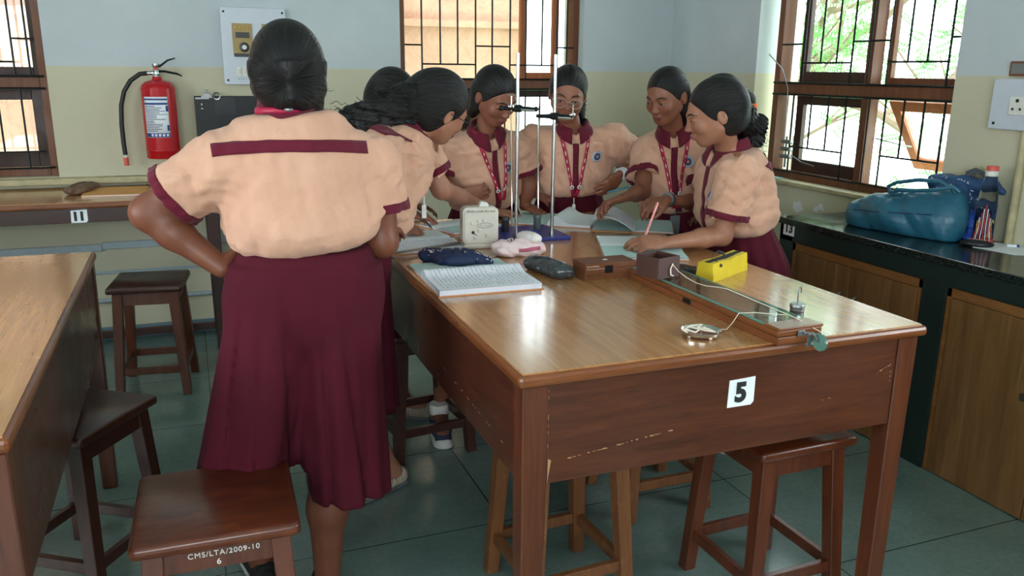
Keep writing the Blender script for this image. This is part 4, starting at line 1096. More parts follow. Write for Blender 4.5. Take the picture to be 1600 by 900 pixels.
    if S.get('lanyard', False):
        drop = S['lanyard']; low = chest-tu*drop+tf*.2+tr*S.get('lan_x', 0)
        for q in (-1, 1):
            pts = [neck0+tr*q*.062*s+tu*.010+tf*.02, neck0+tr*q*.058*s-tu*.012*s+tf*.2, low+tr*q*.006]
            side_pts = pts[1:]
            ln = ribbon('lanyard', sb, side_pts, .0145, None, fb, 'lanyard_red', root, .005, 22, .0014, back=-.02)
            m0 = np.array(side_pts[0]); m1 = np.array(side_pts[1])
            for f_ in np.linspace(.12, .72, 6):
                c = m0+(m1-m0)*f_; t = unit(m1-m0); sd = np.cross(t, -tf)
                ribbon('printed_mark', sb, [c, c+t*.014], .004, None, fb, 'pink_fur', ln, .0066, 2, .0005, back=-.02)
            c = m0+(m1-m0)*.80; disc_on('clip', sb, c, tr, tu, .0095, fb, 'white_plastic', ln, .0078, .002, n=14, back=0); disc_on('clip_centre', sb, c, tr, tu, .0045, fb, 'grey_print', ln, .0092, .001, n=10, back=0)
        # strap round the back of the neck
        cpts = [nt+(tf*math.cos(a)*1.08+tr*math.sin(a))*.066*s+tu*(.018-.02*max(0, math.cos(a))) for a in np.linspace(1.0, 2*PI-1.0, 22)]
        rows = [[Vector(c+tu*.007), Vector(c), Vector(c-tu*.007)] for c in cpts]
        grid_mesh('lanyard_neck_strap', rows, 'lanyard_red', root, .0016)
        if S.get('card', True):
            b = Vector(snap(sb, low, fb, .006, back=-.02)); dn = Vector((0, 0, -1)); c = MB(); 
            sd = Vector(tr); p1 = b+dn*.03; p2 = b+dn*(.03+S.get('card_l', .075)); w = S.get('card_w', .010); th = Vector(tf)*.002
            vs = [p1-sd*w, p1+sd*w, p2+sd*w, p2-sd*w]; c.add([v+th for v in vs]+[v-th for v in vs], [(0, 1, 2, 3), (7, 6, 5, 4), (0, 4, 5, 1), (1, 5, 6, 2), (2, 6, 7, 3), (3, 7, 4, 0)])
            c.tube([b, p1], .0022, 6); c.build('id_card_holder', S.get('card_mat', 'white_plastic'), root)
    if S.get('skirt', True): skirt(root, waist-tu*.03, hip, S.get('hem', .42), S['front'], s*S.get('sw', 1.), S.get('seed', 1), S.get('sb', 1.), S.get('swt', 1.))
    return root, dict(P=P, H=H, hc=hc, bb=bb, sb=sb, T=T, s=s, neck=neck0)
def skirt(root, waist, hip, hem, front, s, seed, flare=1., wt=1.):
    f = unit((front[0], front[1], 0)); r = np.array([f[1], -f[0], 0]); rnd = random.Random(seed); rows = []; n = 96
    for k in range(22):
        t = k/21; z = waist[2]+.03+(hem-waist[2]-.03)*t; c = waist+(hip-waist)*min(1, t*3); c = c.copy()
        rx = (.128+.042*min(1, t*3.2)+.055*flare*t)*s*(wt if t < .01 else 1); ry = (.098+.034*min(1, t*3.2)+.055*flare*t)*s
        row = []
        for i in range(n):
            a = 2*PI*i/n; ple = ((i*16/n) % 1); fold = (ple-.5)*2; amp = .002+.012*t
            q = 1+0*fold; rr = amp*(abs(fold)*2-1)+amp*.6*(ple)
            p = c+r*math.cos(a)*(rx+rr)+f*math.sin(a)*(ry+rr); row.append(Vector((p[0], p[1], z)))
        rows.append(row)
    o = grid_mesh('skirt', rows, 'skirt_maroon', root, .003, closed=True)
    b = MB(); c = waist; top = waist[2]+.036
    rr = [[Vector((*(c+r*math.cos(a)*(.130*s+e)+f*math.sin(a)*(.100*s+e))[:2], z)) for a in np.linspace(0, 2*PI, 40, endpoint=False)] for e, z in ((.003, top-.045), (.005, top-.02), (.002, top+.004))]
    grid_mesh('waistband', rr, 'skirt_maroon', root, .003, closed=True); return o
# ------------------------------------------------------------ the students
def hair_base(I, root, puff=1., extra=None, name='hair', mat='black_hair', pad=.16, step=.0045, part=None, lo=None, hi=None):
    hc, H, s = I['hc'], I['H'], I['s']
    F, P, R = hair_field(hc, H, s, hc-pad if lo is None else lo, hc+pad if hi is None else hi, step, puff=puff)
    if part is not None:       # parting line
        a = [P(part, y, z) for y, z in ((.075, .075), (.04, .106), (-.01, .118))]
        for q, w in zip(a, a[1:]): F.cap(q, w, .0028, .0028, .006, 'sub')
    if extra: extra(F, P, R)
    o = F.mesh(name, mat, root, 1); off = np.array(wloc(root)); n = len(o.data.vertices); co = np.empty(n*3, np.float32); o.data.vertices.foreach_get('co', co); w = co.reshape(-1, 3)+off-(hc+s*(-.08*H[1]-.03*H[2]))
    ax = unit(H[1]*.98+H[2]*.12); e1 = H[0]; e2 = np.cross(ax, e1); az = np.arctan2(w@e1, w@e2)*.09
    at = o.data.attributes.new('strand', 'FLOAT_VECTOR', 'POINT'); at.data.foreach_set('vector', np.stack([az, w@ax, np.zeros(n)], 1).ravel().astype(np.float32))
    return o, P, R
def foot_shoe(root, A, toe, kind):
    A = V3(*A); t = unit((toe[0], toe[1], 0)); sd = np.array([-t[1], t[0], 0]); F = Field(np.minimum(A, A+t*.2)-.09, np.maximum(A, A+t*.2)+.09, .005)
    z = 0
    if kind == 'sneaker':
        b = V3(A[0], A[1], 0)
        F.cap(b-t*.03+V3(0, 0, .045), b+t*.05+V3(0, 0, .048), .040, .040, .02); F.cap(b+t*.05+V3(0, 0, .045), b+t*.125+V3(0, 0, .030), .040, .034, .03, sq=((0, 0, 1), .8))
        F.plane(b, (0, 0, -1), b-.3, b+.3, .004); F.cap(b+V3(0, 0, .06), b+V3(0, 0, .14), .033, .038, .006, 'sub')
        o = F.mesh('shoe', 'shoe_canvas', root, 1)
        G = Field(np.minimum(A, A+t*.2)-.09, np.maximum(A, A+t*.2)+.09, .005)
        G.cap(b-t*.03+V3(0, 0, .005), b+t*.128+V3(0, 0, .005), .044, .044, .01); G.plane(b+V3(0, 0, .016), (0, 0, 1), b-.3, b+.3, .003); G.plane(b, (0, 0, -1), b-.3, b+.3, .003)
        G.ell(b+t*.135+V3(0, 0, .022), (.032, .032, .020), None, .01)
        G.mesh('sole', 'shoe_white', o, 1)
    else:
        b = V3(A[0], A[1], 0)
        F.cap(b-t*.035+V3(0, 0, .03), b+t*.12+V3(0, 0, .026), .038, .040, .03, sq=((0, 0, 1), .95)); F.plane(b, (0, 0, -1), b-.3, b+.3, .004)
        F.ripple(lambda X, Y, Z: .0022*np.sin((X*t[0]+Y*t[1])*420), b-.2, b+.3)
        F.cap(b+V3(0, 0, .06), b+V3(0, 0, .14), .036, .04, .006, 'sub')
        o = F.mesh('shoe', 'sandal_tan' if kind == 'sandal' else 'black_cloth', root, 0)
        G = Field(np.minimum(A, A+t*.2)-.09, np.maximum(A, A+t*.2)+.09, .006)
        G.cap(b-t*.04+V3(0, 0, .006), b+t*.13+V3(0, 0, .006), .042, .044, .01); G.plane(b+V3(0, 0, .014), (0, 0, 1), b-.3, b+.3, .003); G.plane(b, (0, 0, -1), b-.3, b+.3, .003)
        G.mesh('sole', 'shoe_white' if kind == 'loafer' else 'grey_print', o, 0)

# --- A: back to the camera, hand on hip
fA = (.10, 1, 0)
def girl_a():
    S = dict(skin='skin_deep', scale=1.0, head=(0.239, 2.140, 1.490), face=(.12, 1, -.12), crown=(.02, .10, 1), neck=(0.234, 2.120, 1.388), chest=(0.240, 2.120, 1.240), waist=(0.256, 2.100, 1.087), hip=(0.243, 2.100, 0.958),
        front=fA, shL=(0.085, 2.120, 1.290), shR=(0.438, 2.120, 1.278), hem=.42, step=.008, seed=3, fold=.004, bw=1.12, lan_r=.082, face_on=False, placket=False, stripe=True, stripe_z=.072, stripe_tilt=-.08, stripe_w=.178, skirt=False, blouse=.0, collar=1.55,
        arms=[dict(sh=(0.079, 2.120, 1.284), el=(-0.104, 2.170, 1.158), wr=(0.051, 2.120, 1.022), u=(.62, .72, -.05), n=(.75, -.6, -.3), side=-1, th=1.22, s1=.074, s0=.066, slen=.66, curl=.25, thumb=1., hs=.95),
              dict(sh=(0.441, 2.120, 1.271), el=(0.453, 2.120, 1.061), wr=(0.523, 2.420, 1.029), u=(.5, .8, -.1), n=(0, 0, -1), side=1, th=1.18, s1=.072, s0=.064, slen=.56, curl=.4, seen=False)],
        legs=[dict(pts=[(0.325, 2.100, 0.830), (0.283, 2.120, 0.424), ((0.268, 2.120, 0.108)[0], 2.13, .07)], toe=(.1, 1, 0)), dict(pts=[(0.145, 2.120, 0.843), (0.092, 2.220, 0.409), (.10, 2.36, .07)], toe=(-.2, 1, 0))])
    root, I = person('girl seen from behind with one hand on her hip, maroon culottes, standing nearest the camera', (.28, 2.12, 0), S)
    def ex(F, P, R):
        F.cap(P(0, -.055, -.02), P(.008, -.058, -.042), .066, .052, .07); F.ell(P(.012, -.060, -.050), (.046, .040, .032), R, .025)
        F.cap(P(.050, -.045, -.06), P(.066, -.03, -.115), .026, .014, .02)
        F.ripple(wob(21, .003, 40), P(0, 0, -.1)-.12, P(0, 0, -.1)+.12)
    h, P, R = hair_base(I, root, 1.03, ex)
    rnd = random.Random(4); cs = []
    for k in range(16):
        a = P(.058+rnd.uniform(-.02, .02), rnd.uniform(-.05, .02), rnd.uniform(-.10, -.02)); cs.append(curly(rnd, a, Vector((.6, 0, -.5)), rnd.uniform(.035, .06), .005))
    for k in range(10):
        a = P(-.062, rnd.uniform(-.03, .02), rnd.uniform(-.10, -.04)); cs.append(curly(rnd, a, Vector((-.3, 0, -.8)), rnd.uniform(.02, .035), .003))
    strands('loose_hair', root, cs, .0006)
    # culottes: two wide pleated legs
    W = V3(*(0.254, 2.100, 1.052)); LB = V3(*(0.071, 2.120, 0.465)); RB_ = V3(*(0.328, 2.100, 0.383)); LT = V3(*(0.169, 2.110, 0.929)); RT = V3(*(0.323, 2.110, 0.915))
    lo = np.minimum(LB, RB_)-.24; hi = np.array([RB_[0]+.25, 2.38, W[2]+.1]); lo[2] = min(LB[2], RB_[2])-.03; F = Field(lo, hi, .007)
    def leg(a, b, ra, rb, ya, yb, ph):
        def fn(X, Y, Z):
            t = np.clip((a[2]-Z)/(a[2]-b[2]), -.2, 1.2); cx = a[0]+(b[0]-a[0])*t; cy = a[1]+(b[1]-a[1])*t; rx = ra+(rb-ra)*t; ry = ya+(yb-ya)*t
            dx = (X-cx)/rx; dy = (Y-cy)/ry; q = np.sqrt(dx*dx+dy*dy); an = np.arctan2(dy, dx)
            pl = np.abs(((an*5/(2*np.pi)+ph) % 1)-.5)*2; amp = .003+.012*np.clip(t, 0, 1)
            d = (q-1)*np.minimum(rx, ry)-amp*(pl-.45)-amp*.2*np.cos(an*13+ph*9+t*2.)
            return d*.8
        return fn
    F.put((LT[0]-.25, 1.9, LB[2]), (LT[0]+.2, 2.35, LT[2]+.06), leg(LT, LB, .112, .128, .110, .135, .10), .02)
    F.put((RT[0]-.2, 1.9, RB_[2]), (RT[0]+.25, 2.35, RT[2]+.06), leg(RT, RB_, .112, .118, .110, .135, .42), .022)
    F.ell((W+LT+RT)/3*V3(1, 1, 1)-V3(0, 0, .02), (.192, .125, .15), None, .05)
    F.cap(W-V3(.055, 0, .03), W+V3(.055, 0, -.03), .108, .108, .05, sq=((0, 1, 0), 1.0))
    F.plane(W+V3(0, 0, .012), (0, 0, 1), lo-.1, hi+.1, .006)
    F.plane(LB, (-.05, 0, -1), (lo[0]-.1, 1.7, lo[2]-.1), (LT[0]+.052, 2.5, LB[2]+.1), .004); F.plane(RB_, (0, 0, -1), lo-.1, (hi[0]+.1, 2.5, RB_[2]+.02), .004)
    def pleats(X, Y, Z):
        o = 0
        for (x0, z0), (x1, z1), w, dp in ((((0.183, 2.000, 1.028)[0], (0.183, 2.000, 1.028)[2]), ((0.181, 2.000, 0.562)[0], (0.181, 2.000, 0.562)[2]), .010, .016), (((0.306, 2.000, 1.010)[0], (0.306, 2.000, 1.010)[2]), ((0.356, 2.000, 0.460)[0], (0.356, 2.000, 0.460)[2]), .008, .012),
                (((0.268, 2.000, 0.989)[0], (0.268, 2.000, 0.989)[2]), ((0.271, 2.000, 0.475)[0], (0.271, 2.000, 0.475)[2]), .008, .010), (((0.101, 2.000, 1.011)[0], (0.101, 2.000, 1.011)[2]), ((0.020, 2.000, 0.554)[0], (0.020, 2.000, 0.554)[2]), .009, .012), (((0.134, 2.000, 1.008)[0], (0.134, 2.000, 1.008)[2]), ((0.089, 2.000, 0.542)[0], (0.089, 2.000, 0.542)[2]), .007, .008)):
            t = (z0-Z)/(z0-z1); u_ = (X-(x0+(x1-x0)*t)); side = np.where(u_ > 0, np.exp(-u_/(w*3)), np.exp(u_/(w*.5))); o = o+dp*side*np.clip(t*2.2, 0, 1)
        return o*(Y < 2.12)
    F.ripple(pleats, lo-.05, hi+.05)
    c = F.mesh('culottes', 'skirt_maroon', root, 1)
    foot_shoe(root, (S['legs'][0]['pts'][2][0], 2.13, .07), (.1, 1, 0), 'loafer'); foot_shoe(root, (.10, 2.36, .07), (-.2, 1, 0), 'loafer')
    # strap of the lanyard round the collar
    T = I['T']; nt = I['neck']+T[2]*.014; rows = []
    for a in np.linspace(.9, 2*PI-.9, 26):
        c = nt+(T[1]*math.cos(a)*1.08+T[0]*math.sin(a))*.0785+T[2]*(.004-.02*max(0, math.cos(a))); rows.append([Vector(c+T[2]*.008+(T[1]*math.cos(a)+T[0]*math.sin(a))*-.004), Vector(c), Vector(c-T[2]*.008)])
    ls = grid_mesh('lanyard', rows, 'lanyard_red', root, .0018)
    q = MB(); q.ell((0, 0, 0), (.010, .003, .006), Matrix.Translation(Vector(nt-T[1]*.087+T[2]*.004)), 14, 8); q.build('clip', 'dull_steel', ls, smooth=True)
girl_a()

# --- B: leaning over the table in black glasses, writing
def girl_b():
    S = dict(skin='skin_warm', scale=.97, head=(0.777, 2.680, 1.375), face=(.82, .36, -.42), crown=(.46, -.10, .88), neck=(0.652, 2.680, 1.303), chest=(0.594, 2.680, 1.193), waist=(0.490, 2.620, 1.044), hip=(0.417, 2.610, 0.901),
        front=(.80, .42, -.45), shL=(0.752, 2.860, 1.244), shR=(0.541, 2.540, 1.264), seed=8, fold=.007, stripe=True, stripe_z=.07, stripe_w=.15, glasses=('black_plastic', .022, .0018), open=.3, sw=1.02, sb=.3, skirt_ok=True,
        arms=[dict(sh=(0.549, 2.540, 1.256), el=(0.475, 2.460, 1.068), wr=(0.712, 3.041, 0.915), u=(.95, .12, -.12), n=(-.15, .25, -1), side=1, th=1.05, curl=.75, hs=.95, seen=True, slen=.6),
              dict(sh=(0.752, 2.860, 1.236), el=(0.825, 2.840, 1.087), wr=(1.211, 3.361, 0.905), u=(.97, .1, -.12), n=(0, 0, -1), side=-1, th=1.02, s1=.062, slen=.60, curl=.25)],
        legs=[dict(pts=[(0.444, 2.620, 0.769), (0.456, 2.700, 0.404), (.60, 2.78, .07)], toe=(-.8, -.45, 0)), dict(pts=[(0.461, 2.720, 0.742), (.42, 2.75, .42), (.40, 2.95, .07)], toe=(.9, .1, 0))])
    root, I = person('girl in black glasses with a long curly ponytail, bending over the table and writing', (.5, 2.7, 0), S)
    rnd = random.Random(9); c0 = (0.602, 2.620, 1.383); c1 = (0.523, 2.600, 1.357); c2 = (0.454, 2.600, 1.346)
    def ex(F, P, R):
        F.cap(P(-.01, -.07, .01), V3(*c0), .072, .050, .04); F.cap(c0, c1, .046, .036, .03); F.cap(c1, c2, .034, .022, .03)
        for k in range(14):
            f = rnd.random(); a = V3(*c0)*(1-f)+V3(*c2)*f+rnd.uniform(-.02, .02); F.ell(a+V3(0, -.015, rnd.uniform(-.03, .02)), (.030, .026, .022), None, .02)
        F.ripple(wob(5, .007, 60), V3(*c2)-.1, V3(*c0)+.07)
    hc = I['hc']; h, P, R = hair_base(I, root, 1.10, ex, lo=V3(*c2)-.10, hi=hc+.15)
    cs = []
    for k in range(260):
        f = rnd.random()**.8; a = Vector(c0).lerp(Vector(c2), f)+Vector((rnd.gauss(0, .022), rnd.gauss(0, .018)-.01, rnd.gauss(0, .018)))
        cs.append(curly(rnd, a, Vector((-.9+rnd.gauss(0, .5), rnd.gauss(0, .4), rnd.gauss(.0, .35))), rnd.uniform(.03, .055), rnd.uniform(.003, .006), g=-.3))
    strands('ponytail_curls', root, cs, .0008, 'curly_hair')
    rows = []
    for side_, pts in ((0, ((0.645, 2.600, 1.310), (0.672, 2.620, 1.262), (0.698, 2.660, 1.175), (0.717, 2.690, 1.092))), (1, ((0.714, 2.740, 1.304), (0.729, 2.740, 1.251), (0.731, 2.720, 1.167), (0.726, 2.700, 1.091)))):
        ln = ribbon('lanyard', None, pts, .0145, (.55, -.8, 0), (0, 1, 0), 'lanyard_red', root, 0, 14, .0014)
        for f in (.35, .6, .85):
            q = Vector(pts[1]).lerp(Vector(pts[3]), f); e_ = MB(); e_.ell(tuple(q+Vector((-.002, -.004, 0))), (.006, .002, .006), None, 12, 6); e_.build('clip', 'white_plastic', ln, smooth=True)
    e_ = MB(); a_ = Vector((0.721, 2.695, 1.089)); e_.tube([a_, a_-Vector((0, 0, .03))], .003, 8); e_.box(a_.x-.008, a_.x+.008, a_.y-.002, a_.y+.002, a_.z-.075, a_.z-.03, .001); e_.build('id_card_holder', 'white_plastic', root)
    foot_shoe(root, (.60, 2.78, .07), (-.8, -.45, 0), 'sandal'); foot_shoe(root, (.40, 2.95, .07), (.9, .1, 0), 'sandal')
girl_b()

# --- B2: mostly hidden behind B
def girl_b2():
    S = dict(skin='skin_brown', scale=.98, head=(0.760, 3.300, 1.389), face=(.75, -.10, -.62), crown=(.55, .05, .83), neck=(0.718, 3.360, 1.257), chest=(0.715, 3.420, 1.104), waist=(0.727, 3.480, 0.899), hip=(0.726, 3.500, 0.714),
        front=(.8, -.2, -.35), shL=(0.737, 3.550, 1.190), shR=(0.687, 3.250, 1.198), seed=12, face_on=True, hres=.006, fres=.008, step=.011, placket=False,
        arms=[dict(sh=(0.687, 3.250, 1.193), el=(0.701, 3.220, 1.031), wr=(0.812, 3.263, 0.930), u=(.9, -.1, -.2), n=(0, 0, -1), side=1, seen=False), dict(sh=(0.737, 3.550, 1.182), el=(0.784, 3.600, 1.004), wr=(0.902, 3.620, 0.917), u=(.9, -.1, -.2), n=(0, 0, -1), side=-1, seen=False)],
        legs=[dict(pts=[(.78, 3.46, .80), (.78, 3.43, .45), (.79, 3.40, .08)], toe=(.88, -.48, 0)), dict(pts=[(.68, 3.54, .80), (.66, 3.56, .45), (.64, 3.58, .07)], toe=(.9, -.3, 0))])
    root, I = person('girl mostly hidden behind the girl in black glasses, only her bowed head showing', (.66, 3.48, 0), S)
    h, P, R = hair_base(I, root, 1.0, None, step=.006)
    foot_shoe(root, (.79, 3.40, .08), (.88, -.48, 0), 'sandal'); foot_shoe(root, (.64, 3.58, .07), (.9, -.3, 0), 'sandal')
girl_b2()

# --- C: looking down at her notes
def girl_c():
    S = dict(skin='skin_brown', scale=1.0, head=(1.192, 3.300, 1.396), face=(.30, -.78, -.52), crown=(.10, -.42, .90), neck=(1.176, 3.380, 1.240), chest=(1.192, 3.460, 1.085), waist=(1.222, 3.520, 0.957), hip=(1.251, 3.600, 0.717),
        front=(.10, -.95, -.25), shL=(1.344, 3.420, 1.180), shR=(1.041, 3.420, 1.186), seed=15, fold=.007, lanyard=.10, lan_x=-.02, badge=(-.062, .035), open=.15, card=False,
        arms=[dict(sh=(1.035, 3.420, 1.175), el=(0.972, 3.430, 1.035), wr=(1.047, 3.300, 0.998), u=(.95, -.15, .05), n=(.1, .9, .2), side=-1, curl=.5, slen=.62, s1=.064),
              dict(sh=(1.344, 3.420, 1.168), el=(1.395, 3.420, 0.998), wr=(1.380, 3.440, 0.910), u=(.45, -.75, -.15), n=(0, 0, -1), side=1, curl=.3, slen=.62, s1=.066)],
        legs=[dict(pts=[(1.292, 3.600, 0.592), (1.08, 3.52, .42), (.90, 3.17, .08)], toe=(-.15, -1, 0)), dict(pts=[(1.220, 3.620, 0.593), (1.28, 3.66, .42), (1.28, 3.68, .07)], toe=(.1, -1, 0))])
    root, I = person('girl with bowed head, arm across her waist, left of the left retort rod', (1.28, 3.6, 0), S)
    def ex(F, P, R):
        F.cap(P(0, -.06, -.02), P(-.01, -.085, -.10), .058, .034, .03); F.cap(P(.055, -.03, -.05), P(.045, -.05, -.11), .030, .024, .02)
    h, P, R = hair_base(I, root, 1.03, ex)
    foot_shoe(root, (.90, 3.17, .08), (-.15, -1, 0), 'sneaker'); foot_shoe(root, (1.28, 3.68, .07), (.1, -1, 0), 'sneaker')
    q = MB(); a = Vector((.90, 3.17, .10)); q.lathe([(.040, -.01), (.043, .01), (.040, .035)], 20, a); q.build('sock', 'white_paint', root, smooth=True)
girl_c()

# --- D: clear glasses, standing between the stand rods
def girl_d():
    S = dict(skin='skin_brown', scale=1.0, head=(1.528, 3.320, 1.403), face=(-.38, -.86, -.30), crown=(-.02, -.25, .97), neck=(1.588, 3.380, 1.247), chest=(1.608, 3.440, 1.103), waist=(1.628, 3.490, 0.998), hip=(1.667, 3.560, 0.761),
        front=(-.28, -.95, -.12), shL=(1.772, 3.360, 1.215), shR=(1.453, 3.480, 1.217), seed=19, fold=.007, lanyard=.135, lan_x=.0, badge=(-.098, .045), open=.35, glasses=('glasses_clear', .0235, .0011), bw=1.08, card=True, card_l=.10, card_w=.007,
        arms=[dict(sh=(1.453, 3.480, 1.206), el=(1.430, 3.620, 1.054), wr=(1.437, 3.500, 0.975), u=(.7, -.55, -.3), n=(.5, .4, -.6), side=1, curl=.5, slen=.66, s1=.068),
              dict(sh=(1.772, 3.360, 1.204), el=(1.974, 3.440, 1.081), wr=(1.786, 3.300, 1.056), u=(-.75, -.05, -.62), n=(-.3, .9, .2), side=1, curl=.4, slen=.60, s1=.070, s0=.066, hs=.95)],
        legs=[dict(pts=[(1.621, 3.600, 0.631), (1.66, 3.66, .42), (1.66, 3.68, .07)], toe=(-.1, -1, 0)), dict(pts=[(1.742, 3.600, 0.622), (1.84, 3.66, .42), (1.84, 3.68, .07)], toe=(.1, -1, 0))])
    root, I = person('girl in clear-framed glasses standing behind the retort stands with both hands on her waist', (1.75, 3.6, 0), S)
    rnd = random.Random(31)
    def ex(F, P, R):
        F.cap(P(0, -.07, -.02), P(-.05, -.085, -.09), .050, .036, .03)
        for k in range(6): F.ell(P(-.060-.012*rnd.random(), -.07+.02*rnd.random(), -.03-.02*k), (.024, .022, .022), None, .015)
    h, P, R = hair_base(I, root, 1.03, ex, part=.004)
    strands('loose_hair', root, [curly(rnd, P(-.07, -.06, -.02-.012*k), Vector((.4, -.2, -.6)), .045, .003) for k in range(14)], .0005)
    q = MB(); W = Vector(S['arms'][1]['wr']); E = Vector(S['arms'][1]['el']); d = (W-E).normalized(); q.tube([W-d*.028, W-d*.012], .0275, 18); q.tube([W-d*.003, W+d*.006], .0265, 18)
    q.build('wristwatch', 'watch_white', root, smooth=True)
    e = MB()
    for s_ in (-1, 1): e.ell(tuple(P(s_*.080, -.002, -.030)), (.0045, .0045, .0045), None, 10, 8)
    for s_ in e.v[:0]: pass
    e1 = MB(); e1.ell(tuple(P(-.082, -.002, -.034)), (.0045,)*3, None, 10, 8); e1.build('earring', 'chrome', root, smooth=True)
girl_d()

# --- E: looking down to the left
def girl_e():
    S = dict(skin='skin_brown', scale=.97, head=(1.821, 3.000, 1.405), face=(-.86, -.40, -.34), crown=(-.22, -.12, .96), neck=(1.901, 3.060, 1.251), chest=(1.952, 3.130, 1.098), waist=(1.988, 3.130, 0.951), hip=(2.029, 3.140, 0.743),
        front=(-.50, -.85, -.12), shL=(2.015, 3.040, 1.192), shR=(1.859, 3.180, 1.172), seed=27, fold=.006, lanyard=.14, lan_x=.0, badge=(-.062, .05), open=.4, card=True, card_l=.09, card_w=.020, card_mat='grey_print',
        arms=[dict(sh=(1.850, 3.180, 1.162), el=(1.763, 3.060, 1.010), wr=(1.599, 2.920, 1.012), u=(-.9, .1, -.25), n=(0, -.3, -1), side=-1, curl=.6, slen=.62, s1=.066),
              dict(sh=(2.022, 3.040, 1.181), el=(1.972, 2.920, 0.972), wr=(1.713, 2.780, 1.020), u=(-.95, -.05, -.15), n=(-.1, .3, -1), side=1, curl=.65, slen=.62, s1=.066)],
        legs=[dict(pts=[(1.985, 3.140, 0.614), (2.12, 3.16, .42), (2.10, 3.18, .07)], toe=(-.7, -.7, 0)), dict(pts=[(2.086, 3.140, 0.606), (2.26, 3.1, .42), (2.26, 3.1, .07)], toe=(-.7, -.7, 0))])
    root, I = person('girl looking down sideways, both hands raised over a half turned page', (2.18, 3.12, 0), S)
    h, P, R = hair_base(I, root, 1.0, lambda F, P, R: (F.ell(P(0, -.10, -.035), (.042, .038, .046), R, .02), F.cap(P(-.04, -.05, -.05), P(-.03, -.07, -.12), .034, .026, .02)))
    q = MB(); W = Vector(S['arms'][1]['wr']); E = Vector(S['arms'][1]['el']); d = (W-E).normalized(); q.tube([W-d*.012, W-d*.002], .0285, 16); q.tube([W-d*.026, W-d*.020], .0285, 16); q.build('bracelet', 'dull_steel', root, smooth=True)
girl_e()

# --- F: hidden behind G
def girl_f():
    S = dict(skin='skin_brown', scale=.98, head=(2.061, 2.980, 1.372), face=(-.82, .30, -.40), crown=(-.3, .1, .95), neck=(2.166, 3.040, 1.229), chest=(2.201, 3.060, 1.070), waist=(2.259, 3.080, 0.886), hip=(2.276, 3.080, 0.709),
        front=(-.85, .3, -.2), shL=(2.283, 3.220, 1.147), shR=(2.112, 2.920, 1.174), seed=33, hres=.006, fres=.008, step=.011, placket=False,
        arms=[dict(sh=(2.106, 2.920, 1.164), el=(2.091, 2.900, 0.970), wr=(2.086, 2.980, 0.925), u=(-.9, .3, -.2), n=(0, 0, -1), side=-1, seen=False), dict(sh=(2.284, 3.220, 1.136), el=(2.295, 3.260, 0.930), wr=(2.201, 3.220, 0.896), u=(-.9, .3, -.2), n=(0, 0, -1), side=1, seen=False)],
        legs=[dict(pts=[(2.259, 3.040, 0.586), (2.42, 3.05, .42), (2.42, 3.05, .07)], toe=(-.9, .3, 0)), dict(pts=[(2.363, 3.180, 0.543), (2.44, 3.22, .42), (2.44, 3.22, .07)], toe=(-.9, .3, 0))])
    root, I = person('girl hidden behind the girl with the orange hair band, only her hair showing', (2.42, 3.12, 0), S)
    hair_base(I, root, 1.04, lambda F, P, R: F.ell(P(0, -.11, -.03), (.040, .038, .046), R, .02), step=.006)
girl_f()

